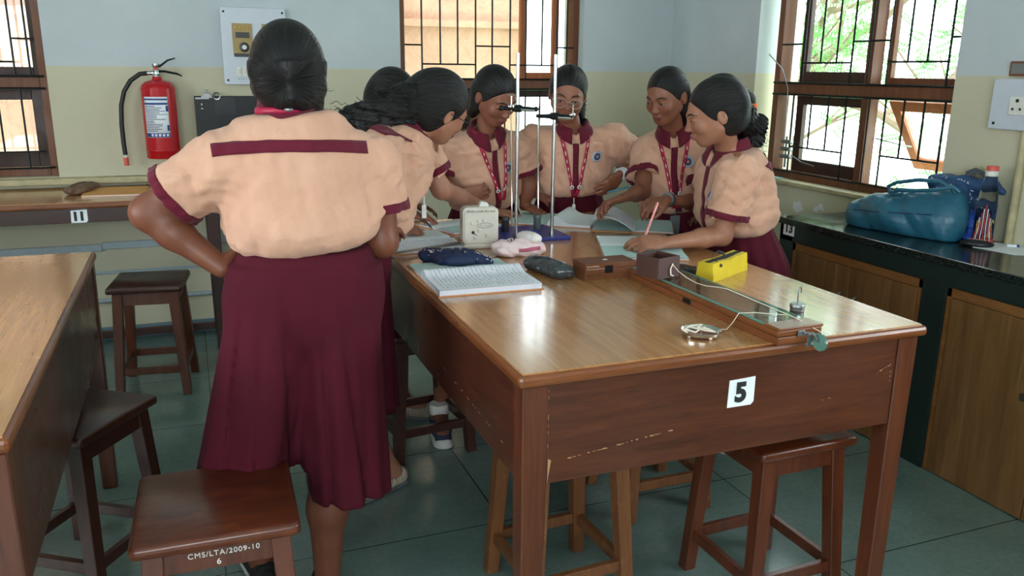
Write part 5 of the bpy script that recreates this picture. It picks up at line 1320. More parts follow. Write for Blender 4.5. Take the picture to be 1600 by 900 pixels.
# --- G: right side, orange hair band, writing
def girl_g():
    S = dict(skin='skin_tan', scale=1.0, head=(1.744, 2.550, 1.361), face=(-.84, .36, -.30), crown=(-.24, .02, .97), neck=(1.856, 2.600, 1.224), chest=(1.907, 2.630, 1.091), waist=(1.943, 2.630, 0.955), hip=(1.987, 2.640, 0.756),
        front=(-.95, -.02, -.15), shL=(1.833, 2.500, 1.184), shR=(1.923, 2.780, 1.162), seed=41, fold=.006, badge=(-.075, .015), open=.35, lip='lip_rose', stripe=True, stripe_z=.085, stripe_w=.15, bw=1.02, hem=.45,
        arms=[dict(sh=(1.827, 2.490, 1.172), el=(1.786, 2.508, 0.925), wr=(1.537, 2.494, 0.915), u=(-.95, .18, .04), n=(.1, .4, -.95), side=-1, th=1.05, curl=.5, slen=.70, s1=.070, s0=.064, hs=1.0, curls=(.45, .7, .8, .85)),
              dict(sh=(2.019, 2.820, 1.145), el=(2.236, 2.840, 0.999), wr=(2.065, 2.720, 0.928), u=(-.5, -.5, -.4), n=(-.6, -.2, 0), side=1, th=1., slen=.55, s1=.062, seen=False)],
        legs=[dict(pts=[(1.934, 2.580, 0.697), (2.12, 2.62, .42), (2.08, 2.62, .07)], toe=(-.95, -.1, 0)), dict(pts=[(2.077, 2.750, 0.643), (2.15, 2.8, .42), (2.12, 2.8, .07)], toe=(-.9, .1, 0))])
    root, I = person('girl in profile with an orange hair band, leaning an elbow on the table to write', (2.12, 2.65, 0), S)
    rnd = random.Random(17); b0 = (1.892, 2.560, 1.369); b1 = (1.916, 2.570, 1.313); b2 = (1.956, 2.580, 1.266)
    def ex(F, P, R):
        F.cap(P(0, -.06, .01), b0, .068, .022, .04); F.cap(P(0, -.05, -.03), b1, .05, .030, .03)
        F.cap(b1, b2, .032, .030, .02)
        for k in range(12): F.ell(V3(*b1)+V3(rnd.uniform(-.02, .04), rnd.uniform(-.02, .02), rnd.uniform(-.06, .02)), (.022, .02, .02), None, .012)
        F.ripple(wob(6, .006, 70), V3(*b2)-.08, V3(*b1)+.07)
    h, P, R = hair_base(I, root, 1.05, ex, lo=I['hc']-.14, hi=np.maximum(I['hc']+.14, V3(*b2)+.08))
    strands('ponytail_curls', root, [curly(rnd, Vector(b1).lerp(Vector(b2), rnd.random())+Vector((rnd.gauss(0, .02), rnd.gauss(0, .015), rnd.gauss(0, .02))), Vector((.5, 0, -.6)), .035, .004) for k in range(90)], .0007, 'curly_hair')
    q = MB(); B = Vector(b0)
    q.box(-.013, .013, -.024, .024, -.010, .010, .006, Matrix.Translation(B+Vector((.0, 0, 0))) @ Matrix.Rotation(.3, 4, 'Y')); q.box(.008, .030, -.020, .020, -.004, .018, .005, Matrix.Translation(B) @ Matrix.Rotation(-.2, 4, 'Y'))
    q.build('hair_band', 'orange_band', root, smooth=True)
    foot_shoe(root, (2.08, 2.62, .07), (-.95, -.1, 0), 'loafer'); foot_shoe(root, (2.12, 2.8, .07), (-.9, .1, 0), 'loafer')
girl_g()
# ------------------------------------------------------------ things on the table
TZ = .8755
def uv_sheet(name, P, mat, parent, flip=False):
    n, m = len(P), len(P[0]); off = wloc(parent) if parent is not None else Vector()
    me = bpy.data.meshes.new(name); me.from_pydata([tuple(Vector(p)) for R in P for p in R], [], [(i*m+j, i*m+j+1, (i+1)*m+j+1, (i+1)*m+j) for i in range(n-1) for j in range(m-1)])
    uvl = me.uv_layers.new(name='UVMap')
    for lp in me.loops:
        i, j = divmod(lp.vertex_index, m); uvl.data[lp.index].uv = (j/(m-1), i/(n-1)) if not flip else (1-j/(m-1), 1-i/(n-1))
    me.materials.append(M[mat]); me.polygons.foreach_set('use_smooth', [True]*len(me.polygons))
    o = bpy.data.objects.new(name, me); COL.objects.link(o); o.parent = parent; return o
def notebook(label, x, y, z, rz, L, wr, wl, tr, tl, mr, ml, arch_r=.012, arch_l=.004, cover='cover_orange', curl=0., group='open notebooks on the table', lift=0.):
    """open book, spine along local y; right half at +x"""
    r = empty('notebook', (x, y, z), label, 'notebook', group, math.radians(rz))
    c = MB(); c.box(-wl-.006, wr+.006, -L/2-.005, L/2+.005, 0, .0028, .001); c.build('cover', cover, r, local=True)
    for sgn, w, t, ar, m, li in ((1, wr, tr, arch_r, mr, 0), (-1, wl, tl, arch_l, ml, lift)):
        xs = [w*(i/22)**1.5 for i in range(23)]
        def top(q): return .003+t*(1-math.exp(-q/.010))+ar*math.exp(-((q-.035)/.035)**2)+curl*(q/w)**3+li*max(0, math.sin(min(1, q/w)*2.2))**1.3
        P = [[(sgn*q, -L/2+L*j/10, top(q)) for q in xs] for j in range(11)]
        uv_sheet('page', P, m, r, flip=(sgn < 0))
        b = MB(); n = len(xs); e = .0008
        for yy in (-L/2, L/2):
            vs = [(sgn*q, yy, top(q)-e) for q in xs]+[(sgn*q, yy, .0028 if not li else max(.0028, top(q)-.004)) for q in xs]
            b.add(vs, [(k, k+1, n+k+1, n+k) for k in range(n-1)])
        q = xs[-1]; lo_ = .0028 if not li else top(q)-.004
        b.add([(sgn*q, -L/2, top(q)-e), (sgn*q, L/2, top(q)-e), (sgn*q, L/2, lo_), (sgn*q, -L/2, lo_)], [(0, 1, 2, 3)])
        b.build('page_block', 'page_edge', r, local=True)
    if lift:
        P = [[(-q, -L/2+L*j/4, .0045) for q in np.linspace(0, wl, 5)] for j in range(5)]; uv_sheet('page', P, 'page_teal', r, True)
    return r
notebook('open notebook full of handwriting on the near left corner of the table', .790, 2.425, TZ, -91.6, .310, .235, .17, .016, .004, 'page_written', 'page_teal', .016)
notebook('open notebook under the writing hand of the girl in black glasses', .755, 2.965, TZ, -88, .285, .185, .17, .006, .006, 'page_written', 'page_sparse', .005)
notebook('half hidden open notebook beyond the cream timer box', 1.02, 3.215, TZ, -70, .26, .12, .12, .007, .005, 'page_teal', 'page_sparse', .004)
notebook('open notebook with an arched white page behind the right retort rod', 1.44, 3.225, TZ, -38, .26, .18, .18, .012, .004, 'page_sparse', 'page_teal', .030)
notebook('open notebook with one page half turned, under the raised hands', 1.705, 3.00, TZ, -30, .27, .15, .17, .006, .004, 'page_teal', 'page_written', .004, .004, lift=.055)
notebook('open notebook with teal and white pages under the elbowing girl\'s pen', 1.50, 2.60, TZ, -112, .285, .19, .19, .007, .007, 'page_teal', 'page_sparse', .006)
# steel ruler lying across a notebook
q = MB(); a = V3(*(0.598, 2.715, 0.892)); b = V3(*(0.944, 2.876, 0.888)); d = unit(b-a); n_ = np.array([-d[1], d[0], 0]); q.add([a-n_*.014, b-n_*.014, b+n_*.014, a+n_*.014, a-n_*.014+V3(0, 0, .0015), b-n_*.014+V3(0, 0, .0015), b+n_*.014+V3(0, 0, .0015), a+n_*.014+V3(0, 0, .0015)], [(0, 1, 2, 3), (4, 5, 6, 7), (0, 1, 5, 4), (1, 2, 6, 5), (2, 3, 7, 6), (3, 0, 4, 7)])
tag(q.build('ruler', 'dull_steel', None, loc=tuple(a)), 'steel ruler lying across the notebook beside the cream timer box', 'ruler')

# cream electric timer box
def rrect(w, h, r, n=6):
    out = []
    for cx, cy, a0 in ((w/2-r, h/2-r, 0), (-w/2+r, h/2-r, PI/2), (-w/2+r, -h/2+r, PI), (w/2-r, -h/2+r, 1.5*PI)):
        for k in range(n+1): out.append((cx+r*math.cos(a0+PI/2*k/n), cy+r*math.sin(a0+PI/2*k/n)))
    return out
def timer():
    r = empty('timer_box', (.957, 2.815, TZ), 'cream plastic electric timer box with a top handle, standing by the retort base', 'timer', None, math.radians(-7))
    m = MB(); m.prism([(x, z+.083) for x, z in rrect(.132, .134, .020)], -.028, .028); o = m.build('body', 'cream_plastic', r, local=True); add_mod_bevel(o, .004)
    m = MB(); m.prism([(x, z+.081) for x, z in rrect(.118, .122, .016)], -.0305, -.0275); o = m.build('face_panel', 'cream_plastic', r, local=True); add_mod_bevel(o, .0012)
    m = MB(); m.box(-.064, .064, -.036, .036, 0, .018, .006); m.build('foot', 'cream_plastic', r, local=True)
    for x, z in ((-.033, .094), (-.008, .101), (.012, .102), (-.006, .066), (-.020, .042), (.022, .048)):
        m = MB(); m.ell((x, -.030, z), (.0075, .004, .0075), None, 14, 8); m.build('foot_bump', 'cream_plastic', r, local=True, smooth=True)
    m = MB(); m.ell((-.028, -.031, .060), (.006, .004, .006), None, 12, 8); m.tube([(-.028, -.031, .060), (-.014, -.034, .049)], .0012, 5); m.build('screw', 'black_plastic', r, local=True, smooth=True)
    m = MB(); m.tube([(.016+.029*math.cos(a), -.0312, .084+.0085*math.sin(a)) for a in np.linspace(0, 2*PI, 25)], .0008, 5)
    for k in range(7): m.tube([(-.004+k*.006, -.0315, .081+.004*(k % 2)), (-.001+k*.006, -.0315, .087-.003*(k % 3))], .0010, 4)
    m.build('oval_label', 'grey_print', r, local=True)
    m = MB(); rn = random.Random(2); x = -.05
    while x < .052:
        h = rn.uniform(.004, .008); sl = rn.uniform(-.002, .003); m.tube([(x, -.0312, .132), (x+sl, -.0312, .132+h), (x+sl+rn.uniform(.0, .003), -.0312, .132+rn.uniform(0, h))], .0007, 4); x += rn.uniform(.003, .006)
    m.build('marker_writing', 'label_black', r, local=True)
    m = MB(); m.prism([(-.004, .148), (.004, .168), (.030, .163), (.036, .148)], -.012, .018); o = m.build('handle', 'white_plastic', r, local=True); add_mod_bevel(o, .003)
timer()

# blue retort base with two rods, clamps
def stand():
    r = empty('retort_stand', (1.175, 2.965, TZ), 'blue retort base with two tall steel rods and black clamps', 'retort stand', None, 0)
    m = MB(); m.box(1.02, 1.335, 2.835, 3.10, TZ, TZ+.014, .003); m.build('base', 'blue_board', r)
    R1 = V3(*(1.120, 2.864, 0.889)); R2 = V3(*(1.268, 2.869, 0.889)); T1 = (1.136, 2.890, 1.559); T2 = (1.264, 2.890, 1.556)
    for a, t in ((R1, T1), (R2, T2)):
        q = MB(); q.tube([(a[0], a[1], TZ+.013), (a[0], a[1], t[2])], .0066, 14); q.tube([(a[0], a[1], TZ+.013), (a[0], a[1], TZ+.03)], .011, 14); q.build('rod', 'steel', r, smooth=True, angle=50)
    def clamp(a, zc, left, right, tilt, balls, tee):
        c = MB(); A = Vector((a[0], a[1], zc)); c.box(A.x-.014, A.x+.014, A.y-.016, A.y+.012, zc-.013, zc+.013, .004)
        cl = c.build('clamp', 'black_metal', r)
        d = Vector((1, -.15, tilt)).normalized(); m = MB(); m.tube([A+Vector((0, -.018, 0))+d*left, A+Vector((0, -.018, 0)), A+Vector((0, -.018, 0))+d*right], [.0065, .010, .0065], 10)
        m.tube([A+Vector((0, -.03, -.004))+d*(left*.35), A+Vector((0, -.03, -.004))+d*(right*.55)], .005, 8)
        for s_ in balls: m.ell(tuple(A+Vector((0, -.018, 0))+d*s_), (.0095, .0095, .0095), None, 12, 8)
        m.build('arm', 'black_metal', cl, smooth=True)
        m = MB()
        for s_ in tee:
            B = A+Vector((0, -.02, 0))+d*s_; m.tube([B-Vector((0, 0, .008)), B+Vector((0, 0, .045))], .0022, 6); m.tube([B+Vector((-.014, 0, .045)), B+Vector((.014, 0, .045))], .0028, 6); m.box(B.x-.008, B.x+.008, B.y-.010, B.y+.006, B.z, B.z+.014, .003); m.box(B.x-.014, B.x-.006, B.y-.006, B.y+.002, B.z+.002, B.z+.010, .002)
        m.tube([A+Vector((0, -.032, -.004))+d*.0, A+Vector((0, -.034, -.006))+d*(right*.8)], .0042, 8)
        m.build('boss_screw', 'chrome', cl, smooth=True)
    clamp(R1, (1.124, 2.890, 1.366)[2], -.066, .062, -.03, (-.066, .062), (-.030,))
    clamp(R2, (1.267, 2.890, 1.337)[2], -.075, .062, -.02, (), (.062,))
    for p0, p1, nm in (((1.095, 2.860, 1.315), (1.102, 2.860, 0.944), 0), ((1.201, 2.860, 1.318), (1.207, 2.860, 0.999), 1)):
        m = MB(); m.tube([p0, p1], .0034, 8); m.tube([Vector(p0)+Vector((0, 0, .055)), p0], .0008, 4)
        if nm == 0: m.tube([Vector(p0)+Vector((-.012, 0, .055)), Vector(p0)], .0008, 4)
        m.build('hanging_rod', 'chrome', r, smooth=True)
stand()
for px, mt, lb in (((1.126, 2.997, 0.889), 'black_plastic', 'black film canister on the blue base'), ((1.266, 3.008, 0.889), 'grey_green_pot', 'grey green film canister on the blue base beside the right rod')):
    m = MB(); m.lathe([(0, 0), (.0145, 0), (.015, .002), (.0145, .045), (.0165, .046), (.0165, .056), (.015, .058), (.0, .058)], 20, (px[0], px[1], TZ+.0142))
    o = m.build('film_canister', mt, None, smooth=True, loc=(px[0], px[1], TZ+.0142)); tag(o, lb, 'canister', 'film canisters on the blue base')

# pencil cases
def pouch(name, label, cat, a, b, ra, rb, mat, h=.75, seed=1, parts=None, fold=.004, z=TZ):
    a = V3(*a); b = V3(*b); r = empty(name, tuple((a+b)/2*V3(1, 1, 0)+V3(0, 0, z)), label, cat)
    lo = np.minimum(a, b)-.08; hi = np.maximum(a, b)+.08; F = Field(lo, hi, .0042)
    a2 = V3(a[0], a[1], z+ra*h); b2 = V3(b[0], b[1], z+rb*h); F.cap(a2, b2, ra, rb, .01, sq=((0, 0, 1), h)); m_ = (a2+b2)/2; F.ell(m_+V3(0, 0, .003), (abs(b[0]-a[0])*.42+.012, abs(b[1]-a[1])*.42+.03, max(ra, rb)*h*1.1), None, .03)
    F.ripple(wob(seed, fold, 38), lo, hi); F.plane((0, 0, z), (0, 0, -1), lo, hi, .003)
    o = F.mesh('body', mat, r, 1); bb = bvh_of(o)
    if parts: parts(r, bb, a2, b2)
    return r
def navy(r, bb, a, b):
    rn = random.Random(3); d = unit(b-a); 
    ribbon('zip', bb, [a+d*.02+V3(0, 0, .1), b-d*.02+V3(0, 0, .1)], .010, None, (0, 0, -1), 'black_cloth', r, .001, 16)
    for k in range(46):
        p = a+(b-a)*rn.uniform(-.15, 1.1)+V3(rn.gauss(0, .01), rn.gauss(-.008, .018), .1); t = V3(rn.gauss(0, 1), rn.gauss(0, 1), 0); t = unit(t)*.007
        ribbon('flower_print', bb, [p, p+t], .002, None, (0, 0, -1), 'pink_fur', r, .0012, 3, .0005)
pouch('pencil_case', 'navy printed fabric pencil case lying open beyond the handwritten notebook', 'pencil case', (0.717, 2.644, 0.890), (0.889, 2.526, 0.890), .030, .019, 'navy_cloth', .72, 4, navy)
def pink(r, bb, a, b):
    d = unit(b-a); n = V3(d[1], -d[0], 0)
    ribbon('zip', bb, [a+(b-a)*.35+n*.2+V3(0, 0, .001), b+n*.2+V3(0, 0, .006)], .012, (0, 0, 1), tuple(-n), 'pink_zip', r, .001, 16)
    for k in range(3):
        p = a+d*(.022+.010*k)+V3(0, 0, .1); ribbon('dark_stitch', bb, [p-n*.004, p+n*.012], .004, None, (0, 0, -1), 'label_black', r, .001, 4, .0005)
pouch('pencil_case', 'pale pink plush pencil case with a rose zip, in front of the blue base', 'pencil case', (0.983, 2.641, 0.890), (1.111, 2.644, 0.890), .036, .030, 'pink_fur', .72, 6, pink, .005)
def plush(r, bb, a, b):
    m = MB(); m.ell(tuple(a+V3(.0, -.008, .018)), (.003, .003, .003)); m.build('eye', 'label_black', r, smooth=True)
pouch('plush_toy', 'small white plush keyring lying on the pink pencil case', 'soft toy', (1.074, 2.674, 0.930), (1.105, 2.631, 0.925), .021, .012, 'white_fur', .8, 9, plush, .003, z=.918)
def clearp(r, bb, a, b):
    d = unit(b-a)
    for k, (mt, o_) in enumerate((('navy_cloth', -.012), ('steel', 0.), ('white_plastic', .012), ('black_plastic', .004))):
        n = V3(-d[1], d[0], 0); ribbon('pen_showing_through', bb, [a+d*.01+n*o_+V3(0, 0, .1), b-d*.01+n*o_*.6+V3(0, 0, .1)], .006, None, (0, 0, -1), mt, r, .0009, 14, .001)
    m = MB(); q = b+d*.016; m.tube([q+V3(-.01, -.016, -.004), q+V3(.006, -.004, .002), q+V3(0, .016, 0)], .004, 8); m.build('zip_end', 'dull_steel', r, smooth=True)
pouch('pencil_case', 'glossy transparent grey pencil case left of the brown wooden box', 'pencil case', (1.012, 2.426, 0.890), (1.063, 2.289, 0.890), .031, .028, 'slate_grey', .66, 14, clearp, .004)
M['slate_grey'].node_tree.nodes['Principled BSDF'].inputs['Roughness'].default_value = .15
def yellow():
    a = V3(*(1.428, 2.117, 0.875)); b = V3(*(1.466, 2.084, 0.875)); c = V3(*(1.675, 2.199, 0.875)); d = unit(c-b); L = np.linalg.norm(c-b); n = V3(-d[1], d[0], 0); w = .062
    r = empty('pencil_case', tuple((b+c)/2+n*w/2), 'bright yellow box-shaped pencil case with a black zip and strap', 'pencil case')
    T = Matrix(((d[0], n[0], 0, b[0]), (d[1], n[1], 0, b[1]), (0, 0, 1, TZ), (0, 0, 0, 1)))
    bm = bmesh.new(); bmesh.ops.create_cube(bm, size=1)
    for v in bm.verts:
        x, y, z = v.co; tp = .82 if z > 0 else 1; v.co = Vector(((x+.5)*L, w/2+y*w*tp, (z+.5)*.057))
    bmesh.ops.subdivide_edges(bm, edges=bm.edges[:], cuts=5, use_grid_fill=True)
    rn = random.Random(8)
    for v in bm.verts: v.co += Vector((rn.gauss(0, .0006), rn.gauss(0, .0006), rn.gauss(0, .0007) if v.co.z > .01 else 0)); v.co.z = max(0, v.co.z-.008*max(0, .5-abs(v.co.x/L-.5)*2)*(v.co.z/.057))
    m = MB(); m.bm(bm, T); m.build('body', 'yellow_cloth', r, smooth=True, angle=35)
    m = MB(); m.box(.012, L-.008, w/2-.010, w/2+.010, .048, .0595, .003, T); m.build('zip', 'black_cloth', r)
    m = MB(); m.tube([T @ Vector(p) for p in ((.045, w/2, .056), (.040, w/2, .068), (.06, w/2+.002, .078), (.09, w/2+.004, .080), (.12, w/2+.002, .070), (.13, w/2, .056))], .004, 8, flat=.3)
    m.tube([T @ Vector(p) for p in ((.045, w/2-.01, .057), (.043, w/2-.034, .045))], .005, 8, flat=.4); m.build('strap', 'slate_grey', r, smooth=True)
yellow()
# calculator
c = V3(*(1.481, 2.225, 0.885)); m = MB(); rt = Matrix.Translation(Vector((c[0], c[1], TZ))) @ Matrix.Rotation(math.radians(20), 4, 'Z')
m.box(-.036, .036, -.07, .07, 0, .012, .004, rt); o = m.build('calculator', 'black_plastic', None, loc=(c[0], c[1], TZ)); tag(o, 'black calculator between the open wooden box and the yellow pencil case', 'calculator')
k = MB()
for i in range(4):
    for j in range(6): k.box(-.029+i*.0155, -.018+i*.0155, -.062+j*.014, -.053+j*.014, .012, .0145, .001, rt)
k.build('keys', 'slate_grey', o)
# brown slide-lid box
def brownbox():
    r = empty('wooden_box', (1.19, 2.275, TZ), 'flat closed brown wooden box with faded painted lettering', 'box', 'small wooden boxes', math.radians(0))
    m = MB(); m.box(1.102, 1.278, 2.232, 2.322, TZ, TZ+.034, .0015); m.build('body', 'box_brown', r)
    m = MB(); m.box(1.101, 1.279, 2.231, 2.323, TZ+.035, TZ+.052, .0015); m.build('lid', 'box_brown', r)
    m = MB(); m.box(1.168, 1.196, 2.2298, 2.2312, TZ+.020, TZ+.044, .001); m.build('catch', 'black_metal', r)
    m = MB(); m.ell((1.19, 2.275, TZ+.0525), (.009, .004, .0012), None, 12, 6); m.build('nail_mark', 'paper_white', r)
    rn = random.Random(6)
    for (x0, z0, n, mt, hh) in ((1.108, TZ+.041, 9, 'string_white', .005), (1.108, TZ+.033, 15, 'string_white', .004), (1.108, TZ+.012, 10, 'brass', .008)):
        m = MB(); x = x0
        for k in range(n):
            m.tube([(x, 2.2305, z0), (x+rn.uniform(0, .002), 2.2305, z0+hh*rn.uniform(.6, 1)), (x+.003, 2.2305, z0+hh*rn.uniform(0, .7))], .0006, 4); x += rn.uniform(.0035, .006)
        m.build('painted_writing', mt, r)
brownbox()
# friction board: wooden plank with a glass plate, pulley at its near end
def board():
    r = empty('glass_topped_board', (1.29, 1.85, TZ), 'long glass-topped wooden board with a pulley overhanging the near table edge', 'lab apparatus')
    A = V3(*(1.261, 1.518, 0.875)); B = V3(*(1.397, 1.576, 0.875)); w = .132; far = V3(*(1.247, 2.212, 0.875)); d = unit(far-A); d = unit(V3(d[0], d[1], 0)); n = V3(d[1], -d[0], 0); L = np.linalg.norm((far-A)[:2])
    T = Matrix(((n[0], d[0], 0, A[0]), (n[1], d[1], 0, A[1]), (0, 0, 1, TZ), (0, 0, 0, 1)))
    m = MB(); m.box(0, w, 0, L, 0, .019, .002, T); m.build('lower_plank', 'edge_wood', r)
    m = MB(); m.box(.001, w-.001, .003, L, .0195, .034, .002, T); m.build('upper_plank', 'edge_wood', r)
    m = MB(); m.box(0, w, 0, .055, .0345, .042, .002, T); m.build('end_block', 'edge_wood', r)
    m = MB(); m.box(.006, w-.006, .056, L-.005, .0345, .0405, .001, T); m.build('glass_plate', 'plate_glass', r)
    m = MB(); m.box(.0055, .007, .056, L-.005, .0346, .0404, 0, T); m.box(w-.007, w-.0055, .056, L-.005, .0346, .0404, 0, T); m.build('glass_edge', 'clear_teal_edge', r)
    m = MB(); m.box(-.003, .010, .36, .40, .004, .018, .002, T); m.build('stop_block', 'black_metal', r)
    m = MB(); m.box(.055, .075, -.004, .0, .018, .032, .001, T); m.box(.085, .098, -.003, .0, -.012, .02, .001, T); m.tube([T @ Vector(p) for p in ((.07, -.004, .026), (.09, -.012, .026), (.098, -.022, .012), (.104, -.022, .005))], .003, 8); m.build('pulley_bracket', 'dull_steel', r)
    c = T @ Vector((.106, -.022, .004)); R_ = Matrix.Translation(c) @ Matrix(((n[0], d[0], 0, 0), (n[1], d[1], 0, 0), (0, 0, 1, 0), (0, 0, 0, 1))) @ Matrix.Rotation(PI/2, 4, 'Y')
    m = MB(); m.lathe([(0, -.004), (.021, -.004), (.0215, -.003), (.019, 0), (.0215, .003), (.021, .004), (0, .004)], 26, (0, 0, 0), R_); m.build('pulley_wheel', 'clear_teal_edge', r, smooth=True, angle=40)
    return T
TB = board()
M['clear_teal_edge'].node_tree.nodes['Principled BSDF'].inputs['Transmission Weight'].default_value = .55
def openbox():
    a = V3(*(1.210, 2.114, 0.917)); b = V3(*(1.235, 2.027, 0.917)); c = V3(*(1.326, 2.050, 0.917))
    u = unit(b-a); v = unit(c-b); Lu = np.linalg.norm(b-a); v = unit(v-u*(u@v)); Lv = np.linalg.norm(c-b)*.95
    T = Matrix(((v[0], -u[0], 0, b[0]), (v[1], -u[1], 0, b[1]), (0, 0, 1, .9165), (0, 0, 0, 1))); h = .062; t = .007
    r = empty('wooden_box', tuple((a+c)/2*V3(1, 1, 0)+V3(0, 0, .9165)), 'open dark wooden box standing on the far end of the glass-topped board', 'box', 'small wooden boxes')
    m = MB(); m.box(0, Lv, 0, t, 0, h, .001, T); m.box(0, Lv, Lu-t, Lu, 0, h, .001, T); m.box(0, t, t, Lu-t, 0, h, .001, T); m.box(Lv-t, Lv, t, Lu-t, 0, h, .001, T); m.box(t, Lv-t, t, Lu-t, 0, .006, 0, T)
    m.build('body', 'box_purple_brown', r)
    p = T @ Vector((Lv*.62, -.001, .036)); m = MB(); m.tube([p, p+Vector((0, -.004, .006)), p+Vector((-.008, -.006, -.008)), p+Vector((-.006, -.006, -.026)), p+Vector((.004, -.004, -.030))], .0022, 8); m.build('hook', 'string_white', r, smooth=True)
    return p
pb = openbox()
# string from the box over the pulley, and on to the scale pan
e1 = TB @ Vector((.09, .05, .046)); e2 = TB @ Vector((.108, -.022, .028)); e3 = TB @ Vector((.03, .14, .045))
m = MB(); P_ = [pb+Vector((0, -.004, .004))]
for f in np.linspace(.06, 1, 12): q_ = Vector(pb).lerp(e1, f); q_.z = max(.9185, q_.z-.05*math.sin(min(1, f*2.2)*PI)*.4); P_.append(q_)
P_ += [e2, TB @ Vector((.108, -.044, .006))]
m.tube(P_, .0011, 6); tag(m.build('string', 'string_white', None, smooth=True, loc=tuple(P_[0])), 'pale string running from the open box along the glass plate to the pulley', 'string')
pc = V3(*(1.137, 1.653, 0.879))
m = MB(); P_ = [Vector((pc[0]+.048, pc[1]-.004, TZ+.010)), Vector((pc[0]+.08, pc[1]+.008, TZ+.003)), TB @ Vector((-.012, .16, .012)), TB @ Vector((-.002, .15, .040)), TB @ Vector((.03, .13, .0435)), TB @ Vector((.09, .085, .0435))]
m.tube(P_, .0011, 6); tag(m.build('string', 'string_white', None, smooth=True, loc=tuple(P_[0])), 'pale string joining the small steel pan to the glass-topped board', 'string')
def pan():
    r = empty('scale_pan', (pc[0], pc[1], TZ), 'small round steel scale pan tied with string near the table edge', 'scale pan')
    m = MB(); m.lathe([(0, .0055), (.035, .0055), (.045, .008), (.048, .013), (.0495, .013), (.048, .006), (.036, .003), (0, .003)], 36, (pc[0], pc[1], TZ)); m.build('dish', 'chrome', r, smooth=True, angle=60)
    m = MB()
    for k, (x, y) in enumerate(((-.040, -.012), (-.002, -.044), (.03, .03))): m.ell((pc[0]+x, pc[1]+y, TZ+.005), (.005, .005, .005), None, 10, 6)
    c = Vector((pc[0], pc[1], TZ+.013)); o_ = [(-.044, -.01, 0), (-.05, .004, .004), (-.03, .022, .006), (-.01, .0, .003), (.005, -.016, .002), (.02, -.03, .001), (.012, -.01, .004), (-.005, .008, .004), (.02, .025, .004), (-.02, .02, .006), (-.046, .0, .006), (-.03, -.022, .003), (-.012, -.008, .003)]
    m.tube([c+Vector(p) for p in o_], .0022, 8); m.build('string_knots', 'string_white', r, smooth=True)
pan()
w_ = V3(*(1.422, 1.652, 0.875))
def weight():
    r = empty('hooked_weight', (w_[0], w_[1], TZ), 'steel slotted weight with a hook, standing beside the board\'s near end', 'weight')
    m = MB(); z = 0; pr = [(0, 0), (.0175, 0)]
    for k in range(4): pr += [(.0178, z+.001), (.0178, z+.009), (.0168, z+.0098), (.0168, z+.0102)]; z += .0105
    pr += [(.0185, z+.001), (.0190, z+.002), (.0190, z+.011), (.0182, z+.012), (.004, z+.011), (0, z+.012)]
    m.lathe(pr, 28, (w_[0], w_[1], TZ)); m.build('discs', 'dull_steel', r, smooth=True, angle=40)
    c = Vector((w_[0], w_[1], TZ+z+.01)); m = MB(); m.tube([c, c+Vector((-.001, 0, .02)), c+Vector((-.003, 0, .036)), c+Vector((.0, 0, .044)), c+Vector((.006, 0, .044)), c+Vector((.008, 0, .036)), c+Vector((.007, 0, .030))], .0018, 8); m.build('hook', 'dull_steel', r, smooth=True)
weight()
# pens
def pen(label, a, b, r, mat, tip='black_plastic'):
    a, b = Vector(a), Vector(b); d = (b-a); m = MB(); m.mat(mat).tube([a+d*.1, a+d*.98, b], [r, r, r*.7], 10); m.mat(tip).tube([a, a+d*.1], [.0008, r*.9], 8)
    o = m.build('pen', None, None, smooth=True, angle=50, loc=tuple(a)); tag(o, label, 'pen'); return o
pen('pink and white pen held by the girl in profile', (1.488, 2.573, 0.884), (1.566, 2.600, 1.043), .0048, 'pink_pen', 'pink_pen')
pen('black pen in the writing hand of the girl in black glasses', (0.879, 3.160, 0.884), (0.668, 2.680, 1.068), .0042, 'black_plastic')
pen('dark teal pen in the raised hand over the half turned page', (1.474, 2.840, 1.047), (1.559, 2.800, 1.075), .0038, 'teal_leather')

